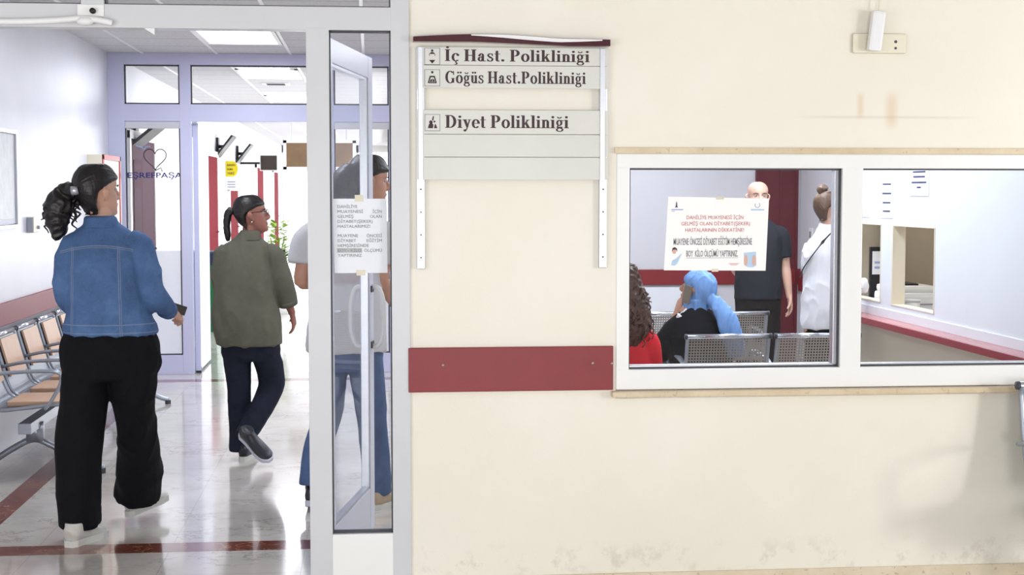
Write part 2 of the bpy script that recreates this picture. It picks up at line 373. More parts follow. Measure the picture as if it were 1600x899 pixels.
# hardware and a modelled glare streak on the header
lp = thing('latch_plate', 'small white lock keeper plate with a dark knob on the door header', 'latch')
obox('plate', (-1.112, WY - 0.020, 2.272, -1.012, WY - 0.012, 2.318), 'frame2', lp, 0.003)
bm = B(); cyl(bm, (-1.052, WY - 0.03, 2.292), 0.011, 0.02, 'y', 14); obj('knob', bm, 'black', lp, True)
dc = thing('header_glare_streak', 'modelled white glare streak along the lower edge of the door header', 'glare streak')
bm = B(); tube(bm, cr([(-1.62, WY - 0.028, 2.246), (-1.35, WY - 0.028, 2.248), (-1.2, WY - 0.03, 2.254), (-1.1, WY - 0.034, 2.262), (-1.04, WY - 0.034, 2.258), (-0.98, WY - 0.028, 2.247)], 6), 0.0125, 10)
obj('rail', bm, 'white', dc, True)  # tube and ball model a streak of glare, no closer is fitted
bm = B(); ball(bm, (-1.08, WY - 0.036, 2.252), 0.034, 0.022, 0.018); obj('glare_blob', bm, 'white', dc, True)
bm = B(); v = [bm.verts.new(p) for p in ((-0.865, WY - 0.004, 2.231), (-0.825, WY - 0.004, 2.231), (-0.825, WY - 0.004, 2.206), (-0.865, WY + 0.01, 2.231), (-0.825, WY + 0.01, 2.231), (-0.825, WY + 0.01, 2.206))]
for f in ((0, 1, 2), (3, 5, 4), (0, 3, 4, 1), (1, 4, 5, 2), (0, 2, 5, 3)): bm.faces.new([v[i] for i in f])
tag(obj('corner_stop', bm, 'white'), 'tiny white triangular stop hanging under the door header', 'door stop')

# door leaf standing open behind the side light
LA = math.atan2(0.175, 0.95)          # swing away from +Y towards +X
lf = thing('glazed_door_leaf', 'open glazed white door leaf seen through the narrow side light', 'door', (-0.185, WY + 0.1, 0.02), -LA)
LW, LH = 0.98, 2.2                    # local: along +Y, thickness in x
obox('stile', (-0.022, 0, 0, 0.022, 0.09, LH), 'leaf', lf, 0.003); obox('stile', (-0.022, LW - 0.1, 0, 0.022, LW, LH), 'leaf', lf, 0.003)
obox('bottom_rail', (-0.021, 0.088, 0.0, 0.021, LW - 0.098, 0.2), 'leaf', lf, 0.003); obox('top_rail', (-0.021, 0.088, LH - 0.1, 0.021, LW - 0.098, LH), 'leaf', lf, 0.003)
bm = B(); g = 0.012
for y0, z0, y1, z1 in ((0.09, 0.2, 0.09 + g, LH - 0.1), (LW - 0.1 - g, 0.2, LW - 0.1, LH - 0.1), (0.09, 0.2, LW - 0.1, 0.2 + g), (0.09, LH - 0.1 - g, LW - 0.1, LH - 0.1)):
    box(bm, -0.016, y0, z0, 0.016, y1, z1)
obj('glazing_bead', bm, 'alu', lf)
obox('glass_pane', (-0.003, 0.1, 0.21, 0.003, LW - 0.11, LH - 0.11), 'glass2', lf)
for s in (1, -1):
    bm = B(); tube(bm, cr([(s * 0.02, LW - 0.045, 0.86), (s * 0.055, LW - 0.045, 0.87), (s * 0.075, LW - 0.045, 0.93), (s * 0.078, LW - 0.045, 1.0), (s * 0.075, LW - 0.045, 1.07), (s * 0.055, LW - 0.045, 1.13), (s * 0.02, LW - 0.045, 1.14)], 5), 0.012, 10)
    obj('pull_handle', bm, 'white', lf, True)
for zz in (0.855, 1.115): obox('handle_mount', (0.02, LW - 0.075, zz, 0.027, LW - 0.015, zz + 0.03), 'black', lf)

# waiting hall shell
HX = -2.25
sbox('wall_left', (HX - 0.2, WY + 0.2, 0, HX, 40, 2.9), 'hallwall')
sbox('wall_back', (0.27, HB, 0, 4.1, HB + 0.2, 2.9), 'hallwall')
sbox('wall_right', (3.9, 10.3, 0, 4.1, HB, 2.9), 'hallwall')
sbox('wall_hall_jamb', [(-2.25, WY + 0.2, 0, -2.1, WY + 0.21, 2.8)], 'hallwall')
sbox('ceiling', (HX, WY + 0.2, 2.8, 6.6, 40, 2.9), 'ceil')
bm = B()
for x in (-1.95, -1.315, -0.68, -0.05, 0.585, 1.22, 1.85, 2.49, 3.12): box(bm, x - 0.012, WY + 0.21, 2.794, x + 0.012, HB - 0.01, 2.801)
for x in (-1.95, -1.315, -0.68, -0.05): box(bm, x - 0.012, HB + 0.1, 2.794, x + 0.012, 38.5, 2.801)
t = obj('trim_3', bm, 'frame2'); t['kind'] = 'structure'
for i, (x0, y0, y1) in enumerate(((-1.3, 10.95, 12.15), (-1.3, 14.65, 15.85), (-1.3, 18.6, 19.8), (-1.3, 7.2, 8.4), (1.9, 10.95, 12.15), (1.9, 7.2, 8.4))):  # the last three panels are out of view, added to light the hall
    lab = ['square lit ceiling panel just beyond the door header', 'lit ceiling panel seen through the inner transom, the nearer one', 'lit ceiling panel seen through the inner transom, the farther one', 'added lit ceiling panel, unseen, over the entrance end of the hall', 'added lit ceiling panel, unseen, over the back chairs of the waiting hall', 'added lit ceiling panel, unseen, above the chairs by the window'][i]
    cl = thing('ceiling_light', lab, 'ceiling light', (x0 + 0.3, (y0 + y1) / 2, 2.8), 0, 'recessed ceiling panels')
    L = (y1 - y0) / 2
    bm = B(); 
    for d in ((-0.3, -L, -0.012, 0.3, -L + 0.03, 0), (-0.3, L - 0.03, -0.012, 0.3, L, 0), (-0.3, -L, -0.0125, -0.27, L, 0), (0.27, -L, -0.0125, 0.3, L, 0)): box(bm, *d)
    obj('light_frame', bm, 'frame2', cl); obox('diffuser', (-0.272, -L + 0.028, -0.009, 0.272, L - 0.028, -0.002), 'lamp', cl)
    ll = bpy.data.lights.new('panel_lamp', 'AREA'); ll.shape = 'RECTANGLE'; ll.size = 0.5; ll.size_y = 2 * L - 0.1; ll.energy = [35, 26, 24, 22, 30, 34][i]; ll.color = (0.88, 0.92, 1)
    lo = bpy.data.objects.new('panel_lamp', ll); col.objects.link(lo); lo.parent = cl; lo.location = (0, 0, -0.03)
# small ceiling fittings beyond
for (x, y, lab) in ((-1.03, 16.6, 'small white ceiling ventilation grille beyond the inner screen'),):
    v = thing('ceiling_vent', lab, 'vent', (x, y, 2.8))
    obox('vent_frame', (-0.15, -0.15, -0.01, 0.15, 0.15, 0), 'white', v, 0.002)
    obox('slot', [(-0.1, -0.1 + k * 0.05, -0.013, 0.1, -0.08 + k * 0.05, -0.009) for k in range(5)], 'darkgrey', v)
# wall guards (red rubbing bands)
def guard(name, d, lab, m='band', scr=()):
    g = thing(name, lab, 'wall guard')
    obox('board', d, m, g, 0.003)
    for s in scr:
        bm = B(); cyl(bm, s, 0.006, 0.004, 'y', 12); obj('screw', bm, 'screw', g, True)
guard('wall_guard', (0.148, WY - 0.018, 0.802, 0.972, WY - 0.0005, 0.98), 'dark red wall guard board between the glazed door and the window', 'band', ((0.285, WY - 0.02, 0.91), (0.888, WY - 0.02, 0.912), (0.966, WY - 0.02, 0.91)))
guard('wall_guard', (HX + 0.0005, 6.3, 0.785, HX + 0.03, HB - 0.06, 0.92), 'long dark red wall guard running behind the chairs on the left wall', 'band')
guard('wall_guard', (0.9, HB - 0.025, 0.76, 3.9, HB - 0.0005, 0.90), 'dark red wall guard along the back wall of the waiting hall', 'band')
guard('wall_guard', (3.875, 10.35, 0.70, 3.8995, HB - 0.03, 0.88), 'short dark red wall guard on the recessed side wall behind the bun-haired woman', 'band')

# inner screen (door_2)
d2 = struct('door_2')
Y0, Y1 = HB - 0.03, HB + 0.05
obox('top_rail', (-2.25, Y0, 2.70, 0.27, Y1, 2.8), 'lilac', d2, 0.003); obox('header', (-2.25, Y0, 2.212, 0.27, Y1, 2.36), 'lilac', d2, 0.003)
for x0, x1 in ((-2.25, -2.11), (-1.64, -1.545), (-0.42, -0.31), (0.17, 0.27)): obox('post', (x0, Y0 - 0.001, 0, x1, Y1 + 0.001, 2.79), 'lilac', d2, 0.003)
for x0, x1 in ((-2.11, -1.64), (-0.31, 0.17)):
    obox('infill_panel', (x0, HB - 0.01, 0.17, x1, HB + 0.02, 1.085), 'panelwhite', d2)
    obox('bottom_rail', (x0, Y0, 0.0, x1, Y1, 0.17), 'lilac', d2, 0.003)
    obox('blind_box', (x0, HB - 0.02, 2.15, x1, HB + 0.03, 2.212), 'alu', d2, 0.003)
    obox('side_pane', (x0, HB + 0.004, 1.085, x1, HB + 0.009, 2.15), 'glass', d2)
for x0, x1 in ((-2.11, -1.64), (-1.545, -0.42), (-0.31, 0.17)): obox('transom_pane', (x0, HB + 0.004, 2.36, x1, HB + 0.009, 2.70), 'glass', d2)
bm = B(); g = 0.012
for x0, x1, z0, z1 in ((-2.11, -1.64, 2.36, 2.70), (-1.545, -0.42, 2.36, 2.70), (-0.31, 0.17, 2.36, 2.70), (-2.11, -1.64, 0.17, 2.212), (-0.31, 0.17, 0.17, 2.212)):
    for d in ((x0, z0, x0 + g, z1), (x1 - g, z0, x1, z1), (x0, z1 - g, x1, z1), (x0, z0, x1, z0 + g)): box(bm, d[0], HB - 0.012, d[1], d[2], HB + 0.012, d[3])
obj('gasket', bm, 'darkgrey', d2)
il = thing('inner_door_leaf', 'white edge of the inner door leaf folded open beside the lettered glass', 'door')
obox('edge_stile', (-1.543, HB + 0.06, 0.02, -1.495, HB + 0.16, 2.2), 'lilac', il, 0.003); obox('leaf_panel', (-1.535, HB + 0.16, 0.02, -1.505, HB + 0.95, 2.2), 'lilac', il, 0.003)
bm = B(); box(bm, -1.54, HB + 0.07, 0.0, -1.495, HB + 0.12, 0.05); obj('floor_pivot', bm, 'black', il)
# vinyl lettering and heart on the left pane
vl = thing('vinyl_logo', 'dark violet heart logo and lettering stuck on the inner glass pane', 'lettering')
text('EŞREFPAŞA', -2.1, 1.722, 0.048, HB + 0.0035, 'violet', vl, 'lettering', width=0.47, bold=0.0015)
bm = B(); hp = []
for k in range(41):
    a = 2 * PI * k / 40; hp.append((-1.86 + 0.0060 * 16 * math.sin(a) ** 3, HB - 0.001, 1.895 + 0.0064 * (13 * math.cos(a) - 5 * math.cos(2 * a) - 2 * math.cos(3 * a) - math.cos(4 * a))))
tube(bm, hp, 0.0045, 6, False); obj('heart_outline', bm, 'ink', vl)
bm = B(); tube(bm, [(-2.02, HB - 0.001, 2.0), (-1.97, HB - 0.001, 1.985), (-1.955, HB - 0.001, 1.97), (-1.935, HB - 0.001, 1.99), (-1.9, HB - 0.001, 1.995)], 0.007, 6); obj('bird_mark', bm, 'blueink', vl)
bm = B(); tube(bm, [(-1.88, HB - 0.001, 1.80), (-1.87, HB - 0.001, 1.775), (-1.85, HB - 0.001, 1.79)], 0.005, 6); tube(bm, [(-1.85, HB - 0.001, 1.79), (-1.81, HB - 0.001, 1.81), (-1.80, HB - 0.001, 1.775)], 0.006, 6); obj('small_figure_mark', bm, 'greyink', vl)

# corridor beyond
bm = B()
for y in (14.0, 17.2, 20.4, 23.6, 26.8, 30.0, 33.2, 36.4): box(bm, 0.62, y, 0.0, 0.70, y + 0.1, 2.8)
box(bm, 0.62, HB + 0.2, 0, 0.70, 38.6, 0.35); box(bm, 0.62, HB + 0.2, 2.6, 0.70, 38.6, 2.8); box(bm, 0.27, HB + 0.1, 0, 0.70, HB + 0.2, 2.8)
t = obj('wall_corridor_right', bm, 'frame2'); t['kind'] = 'structure'
bm = B()
for x in (-2.25, -1.3, -0.35, 0.6): box(bm, x, 38.5, 0, x + 0.06, 38.6, 2.8)
box(bm, -2.25, 38.5, 2.62, 0.7, 38.6, 2.8); box(bm, -2.25, 38.5, 0, 0.7, 38.6, 0.12)
t = obj('window_2', bm, 'frame2'); t['kind'] = 'structure'
cd_ = [('plum', 14.05, 15.55, 2.1, 'darkmaroon', 'dark plum door behind the lettered glass pane'), ('a', 20.4, 21.9, 2.1, 'maroon', 'dark red corridor door beneath the nearer black monitor bracket'), ('b', 23.8, 25.2, 1.62, 'maroon', 'dark red corridor door under the yellow sign and white notice'), ('c', 29.5, 31.2, 2.08, 'maroon', 'dark red corridor door left of the small dark monitor'), ('d', 34.6, 36.2, 2.06, 'maroon', 'farthest narrow-looking red corridor door')]
for k, y0, y1, zt, m, lab in cd_:
    dd = thing('corridor_door', lab, 'door', (HX + 0.001, (y0 + y1) / 2, 0), 0, None)
    L = (y1 - y0) / 2
    bm = B(); box(bm, 0, -L - 0.08, 0, 0.04, -L, zt + 0.07); box(bm, 0, L, 0, 0.04, L + 0.08, zt + 0.07); box(bm, 0, -L - 0.08, zt, 0.0405, L + 0.08, zt + 0.08)
    obj('door_casing', bm, 'frame2', dd)
    bm = B(); box(bm, 0, -L, 0.01, 0.03, L, zt, bev=0.003); box(bm, 0.028, -L + 0.15, 0.3, 0.036, L - 0.15, 0.95, bev=0.002); box(bm, 0.028, -L + 0.15, 1.1, 0.036, L - 0.15, zt - 0.2, bev=0.002)
    obj('door_panel', bm, m, dd)
    bm = B(); tube(bm, [(0.03, L - 0.08, 1.02), (0.07, L - 0.08, 1.02), (0.07, L - 0.2, 1.02)], 0.01, 8); obj('lever_handle', bm, 'alu', dd, True)
def monitor(y, z, lab, x1=0.26, dz=0.26):
    t = thing('wall_monitor', lab, 'monitor', (HX, y, z), 0, 'black monitors on tilted wall brackets')
    obox('wall_plate', (0.0, -0.1, -0.13, 0.03, 0.1, 0.13), 'black', t, 0.004)
    bm = B(); tube(bm, [(0.02, 0, 0), (0.12, 0, 0.0)], 0.025, 8); obj('arm', bm, 'black', t)
    bm = B(); quadbox(bm, [(0.02, -0.3, -dz * 0.62), (x1, -0.3, dz * 0.55), (x1, 0.3, dz * 0.55), (0.02, 0.3, -dz * 0.62)], (-0.7, 0, 0.7), 0.03); obj('screen', bm, 'black', t)
monitor(14.5, 2.24, 'black tilted monitor on its bracket above the plum door', 0.5, 0.34)
monitor(22.2, 2.27, 'nearer of the two black wall monitors in the bright corridor')
monitor(25.5, 2.25, 'farther of the two black wall monitors in the bright corridor')
t = thing('corridor_screen', 'small dark grey monitor hung high at the corridor bend', 'monitor', (-1.75, 26, 2.1))
obox('screen', (-0.14, 0, -0.12, 0.14, 0.03, 0.13), 'screenoff', t, 0.004); obox('bezel', [(-0.155, 0.005, -0.135, 0.155, 0.05, 0.145)], 'white', t, 0.004); obox('wall_arm', (-0.5, 0.05, -0.02, 0.0, 0.08, 0.02), 'black', t)
t = thing('hanging_board', 'brown display board in a white frame high in the bright corridor', 'board', (-0.75, 22, 1.93))
obox('board_face', (-0.47, 0, 0.04, 0.5, 0.02, 0.39), mat('brown_board', (118, 92, 62), 0.4, var=0.2, scale=4), t); obox('board_frame', [(-0.52, 0.005, -0.02, 0.55, 0.04, 0.04), (-0.52, 0.005, 0.39, 0.55, 0.04, 0.44), (-0.52, 0.005, 0.0, -0.47, 0.04, 0.43), (0.5, 0.005, 0.0, 0.55, 0.04, 0.43)], 'white', t)
for xx in (-0.4, 0.4): obox('hanging_rod', (xx, 0.02, 0.43, xx + 0.015, 0.035, 0.87), 'alu', t)
t = thing('flag_sign', 'round-ended yellow sign with dark lettering on the corridor wall', 'sign', (HX, 23.5, 1.96))
pts = [(0, -0.125), (0.10, -0.125)] + [(0.10 + 0.09 * math.sin(a), -0.125 * math.cos(a)) for a in [PI * k / 10 for k in range(1, 10)]] + [(0.10, 0.125), (0, 0.125)]
bm = B(); prism_xz(bm, pts, 0, 0.01); obj('sign_plate', bm, 'yellow', t)
for k, s in enumerate(('RANDEVU', 'ALMA', 'YERİ')): text(s, 0.02, 0.045 - 0.065 * k, 0.032, -0.001, 'ink', t, width=[0.13, 0.09, 0.11][k], bold=0.001)
t = thing('corridor_notice', 'small white notice below the yellow sign in the corridor', 'paper', (HX, 23.45, 1.73))
obox('sheet', (0.0, 0, -0.1, 0.185, 0.002, 0.08), 'paper', t)
obox('printed_line', [(0.03, -0.001, 0.02 - 0.04 * k, 0.15, 0, 0.032 - 0.04 * k) for k in range(3)], 'greyink', t)
for (y, z, h, lab) in ((19.0, 2.42, 0.26, 'grey metal box high on the corridor wall before the first red door'), (15.6, 2.4, 0.16, 'small grey junction box seen through the left transom pane')):
    t = thing('wall_box', lab, 'junction box', (HX, y, z)); obox('casing', (0, -0.1, -h / 2, 0.09, 0.1, h / 2), 'steel', t, 0.006); obox('lid', (0.089, -0.085, -h / 2 + 0.015, 0.095, 0.085, h / 2 - 0.015), 'alu', t, 0.002)
# bin
t = thing('recycling_bin', 'green recycling bin with a navy lid beside the inner door', 'bin', (-1.98, 17.2, 0))
bm = B(); loft(bm, [(0, 0, 0.0, 0.24, 0.22), (0, 0, 0.3, 0.26, 0.24), (0, 0, 0.74, 0.27, 0.25)], seg=4, n=3, horiz=True); bmesh.ops.rotate(bm, verts=bm.verts, matrix=Matrix.Rotation(PI / 4, 3, 'Z')); bmesh.ops.scale(bm, vec=(1.38, 1.3, 1), verts=bm.verts)
obj('bin_body', bm, 'green', t)
bm = B(); box(bm, -0.27, -0.25, 0.76, 0.27, 0.25, 0.92, bev=0.02); obj('lid', bm, 'navy', t)
bm = B(); box(bm, -0.28, -0.255, 0.735, 0.28, 0.255, 0.765, bev=0.005); obj('rim', bm, 'green', t)
# plant
t = thing('potted_plant', 'yellow-green leafy potted plant standing far down the bright corridor', 'plant', (-1.22, 19.5, 0))
bm = B(); cyl(bm, (0, 0, 0.2), 0.15, 0.4, seg=18, r2=0.19); obj('pot', bm, 'white', t, True)
bm = B(); 
for k in range(5): tube(bm, [(0, 0, 0.38), (0.03 * math.cos(k * 1.3), 0.03 * math.sin(k * 1.3), 0.7), (0.1 * math.cos(k * 1.3), 0.1 * math.sin(k * 1.3), 1.0)], 0.008, 6)
obj('stem', bm, 'leafgreen', t)
bm = B()
for k in range(120):
    a = random.uniform(0, 2 * PI); z = random.uniform(0.6, 1.2); rr = random.uniform(0.02, 0.1); l = random.uniform(0.07, 0.14); c = Vector((rr * math.cos(a), rr * math.sin(a), z)); d = Vector((math.cos(a), math.sin(a), random.uniform(-0.3, 0.8))).normalized(); s = d.cross(Vector((0, 0, 1))).normalized() * l * 0.28
    p = [c, c + d * l * 0.5 + s, c + d * l, c + d * l * 0.5 - s]; vs = [bm.verts.new(q) for q in p]; m2 = bm.verts.new(c + d * l * 0.5 + Vector((0, 0, 0.012)))
    for i in range(4): bm.faces.new((vs[i], vs[(i + 1) % 4], m2))
o = obj('foliage', bm, 'leafgreen', t)

# ------------------------------------------------------------------ booth on the right of the hall
BX = 3.34
bm = B(); BT = 0.08
zs0, zs1 = 0.872, 1.388
for y0, y1, z0, z1 in ((WY + 0.2, 10.3, 0, zs0), (WY + 0.2, 10.3, zs1, 2.8), (WY + 0.2, 8.46, zs0, zs1), (9.18, 9.385, zs0, zs1), (10.15, 10.3, zs0, zs1)): box(bm, BX, y0, z0, BX + BT, y1, z1)
sbox('wall_booth_end', (BX + BT + 0.001, 10.22, 0, 6.4, 10.3, 2.8), 'beige')
t = obj('wall_booth', bm, 'boothwall'); t['kind'] = 'structure'
sbox('wall_booth_inner', [(5.3, WY + 0.2, 0, 5.4, 10.22, 2.8)], 'beige')
t = thing('tall_cupboard', 'taupe cupboard at the end of the booth inside the right ticket window', 'cupboard')
obox('cabinet_body', (3.66, 10.0, 0, 4.7, 10.21, 2.2), 'beige2', t, 0.004)
for x0 in (3.665, 4.185): obox('cupboard_door', (x0, 9.985, 0.05, x0 + 0.51, 10.0, 2.15), 'beige2', t, 0.002)
wb = struct('window_3')
for y0, y1 in ((8.46, 9.18), (9.385, 10.15)):
    obox('reveal', [(BX - 0.004, y1 - 0.02, zs0, BX + BT, y1, zs1), (BX - 0.004, y0, zs0, BX + BT, y0 + 0.008, zs1), (BX - 0.003, y0, zs1 - 0.006, BX + BT, y1, zs1), (BX - 0.003, y0, zs0, BX + BT, y1, zs0 + 0.006)], 'creamplastic', wb)
# ledge
t = thing('booth_ledge', 'narrow ledge with a maroon front edge running below the ticket windows', 'ledge')
obox('ledge_top', (3.2, WY + 0.22, 0.762, BX, 10.28, 0.783), mat('rosy_counter_top', (176, 120, 120), 0.25), t, 0.002); obox('ledge_edge', (3.185, WY + 0.22, 0.745, 3.2, 10.28, 0.785), 'ledgered', t, 0.003)
obox('upstand', (BX - 0.012, WY + 0.22, 0.783, BX, 10.28, 0.84), 'boothwall', t, 0.002)
obox('front_panel', (BX - 0.004, WY + 0.22, 0.0, BX - 0.0005, 10.28, 0.76), 'creamplastic', t)
obox('desk', (BX + BT + 0.006, WY + 0.3, 0.72, 4.2, 9.97, 0.76), 'white'); tag(bpy.data.objects['desk'], 'white desk top inside the booth behind the ticket windows', 'desk')
# printer
t = thing('printer', 'white desktop printer with a dark lid behind the right ticket window', 'printer', (3.60, 9.62, 0.76))
bm = B(); box(bm, -0.165, -0.17, 0.0, 0.165, 0.18, 0.17, bev=0.03); obj('printer_body', bm, 'white', t, False)
bm = B(); box(bm, -0.155, -0.15, 0.165, 0.155, 0.16, 0.215, bev=0.022); obj('lid', bm, 'frame2', t)
bm = B(); box(bm, -0.14, -0.10, 0.21, 0.05, 0.12, 0.228, bev=0.006); obj('output_slot', bm, 'black', t)
obox('seam', (-0.15, -0.174, 0.09, 0.15, -0.168, 0.097), 'greyink', t)
t = thing('plastic_tub', 'small white plastic tub in front of the printer on the booth desk', 'tub', (3.515, 9.3, 0.76))
bm = B(); cyl(bm, (0, 0, 0.065), 0.048, 0.13, seg=24, r2=0.06); obj('tub_body', bm, 'white', t, True); bm = B(); cyl(bm, (0, 0, 0.133), 0.063, 0.01, seg=24); obj('tub_rim', bm, 'white', t, True)
t = thing('desk_monitor', 'black monitor with a white notice taped to it behind the left ticket window', 'monitor', (3.56, 9.9, 0.76))
obox('screen', (-0.12, -0.015, 0.07, 0.09, 0.015, 0.46), 'black', t, 0.006)
bm = B(); box(bm, -0.02, 0.0, 0.0, 0.02, 0.02, 0.1); box(bm, -0.08, -0.07, 0.0, 0.08, 0.07, 0.014, bev=0.004); obj('stand', bm, 'black', t)
obox('taped_notice', (-0.105, -0.019, 0.27, 0.06, -0.0155, 0.43), 'paper', t); 
for k in range(2): obox('printed_line', (-0.09, -0.0205, 0.31 + 0.035 * k, 0.04, -0.0185, 0.325 + 0.035 * k), 'blueink', t)
# papers on booth wall
def bpaper(y0, y1, z0, z1, lab, lines, m='paper'):
    t = thing('wall_notice', lab, 'paper', (BX, (y0 + y1) / 2, (z0 + z1) / 2)); a, c = (y1 - y0) / 2, (z1 - z0) / 2
    obox('sheet', (-0.003, -a, -c, -0.0005, a, c), m, t)
    if lines: obox('printed_line', [(-0.004, -a * e, zz - 0.005, -0.0025, a * e, zz + 0.005) for zz, e in lines], 'navyink', t)
bpaper(9.18, 9.40, 1.43, 1.69, 'tall narrow notice with four short printed lines on the booth wall', [(0.09, 0.7), (0.03, 0.75), (-0.03, 0.65), (-0.085, 0.6)], 'paleblue' if False else 'paper')
bpaper(8.57, 8.89, 1.575, 1.80, 'wider white notice with bold lines high above the right ticket window', [(0.06, 0.4), (0.035, 0.65), (0.005, 0.6), (-0.03, 0.75), (-0.06, 0.2)])
bpaper(9.62, 9.78, 1.43, 1.67, 'lilac-tinted paper at the edge of the window mullion', [])
# back wall door and switch
t = thing('hall_door', 'dark maroon door in the back wall behind the bald man', 'door', (3.68, HB, 0))
obox('door_panel', (-0.19, -0.02, 0.0, 0.18, -0.001, 2.1), 'hallmaroon', t, 0.003); obox('door_casing', [(-0.205, -0.03, 0, -0.18, -0.0005, 2.15), (0.165, -0.03, 0, 0.19, -0.0005, 2.15), (0.02, -0.028, 0, 0.032, -0.0005, 2.1)], 'hallmaroon', t, 0.002); obox('top_casing', (-0.205, -0.031, 2.1, 0.19, -0.0005, 2.16), 'hallmaroon', t, 0.002)
t = thing('light_switch', 'white light switch on the side wall right of the maroon door', 'switch', (3.9, 12.75, 1.22)); obox('plate', (-0.012, -0.05, -0.06, -0.0005, 0.05, 0.06), 'white', t, 0.003); obox('rocker', (-0.017, -0.02, -0.03, -0.011, 0.02, 0.03), 'greyink', t, 0.002)
t = thing('rear_panel', 'white board leaning on the back wall below the red guard', 'board', (2.5, HB - 0.03, 0)); t = t
obox('sheet', (-1.35, -0.008, 0.02, 0.62, 0.004, 0.74), 'panelwhite', t, 0.002)

# ------------------------------------------------------------------ things on the left wall
t = thing('framed_picture', 'large grey picture in a thin silver frame on the left wall', 'picture', (HX, 9.15, 1.68))
obox('print', (0.002, -0.43, -0.25, 0.012, 0.43, 0.28), 'picture', t); obox('mount', [(0.001, -0.46, -0.28, 0.0105, 0.46, 0.31)], 'paper', t)
bm = B()
for d in ((0, -0.49, -0.31, 0.025, 0.49, -0.285), (0, -0.49, 0.285, 0.025, 0.49, 0.31), (0, -0.49, -0.31, 0.0255, -0.465, 0.31), (0, 0.465, -0.31, 0.0255, 0.49, 0.31)): box(bm, *d, bev=0.003)
obj('picture_frame', bm, 'alu', t)
t = thing('wall_thermostat', 'small grey and white wall box between the picture and the walking woman', 'wall box', (HX, 10.03, 1.385)); obox('casing', (0, -0.07, -0.055, 0.045, 0.07, 0.05), 'creamplastic', t, 0.006); obox('side_cover', (0.0, -0.078, -0.05, 0.04, -0.07, 0.045), 'steel', t, 0.002)
bm = B(); cyl(bm, (0.05, 0.04, -0.02), 0.012, 0.02, 'x', 12); obj('dial', bm, 'steel', t, True)
t = thing('fire_hose_cabinet', 'red framed fire hose cabinet on the left wall behind the walking woman', 'cabinet', (HX, 12.5, 1.5))
bm = B()
for d in ((0, -0.42, -0.4, 0.12, 0.42, 0.4),): box(bm, *d, bev=0.004)
obj('cabinet_body', bm, 'creamplastic', t)
obox('red_frame', [(0.118, -0.42, -0.4, 0.128, -0.37, 0.4), (0.118, 0.37, -0.4, 0.128, 0.42, 0.4), (0.118, -0.42, 0.36, 0.128, 0.42, 0.4), (0.118, -0.42, -0.4, 0.128, 0.42, -0.36), (0.118, -0.40, 0.14, 0.127, 0.0, 0.3)], 'redbox', t, 0.002)

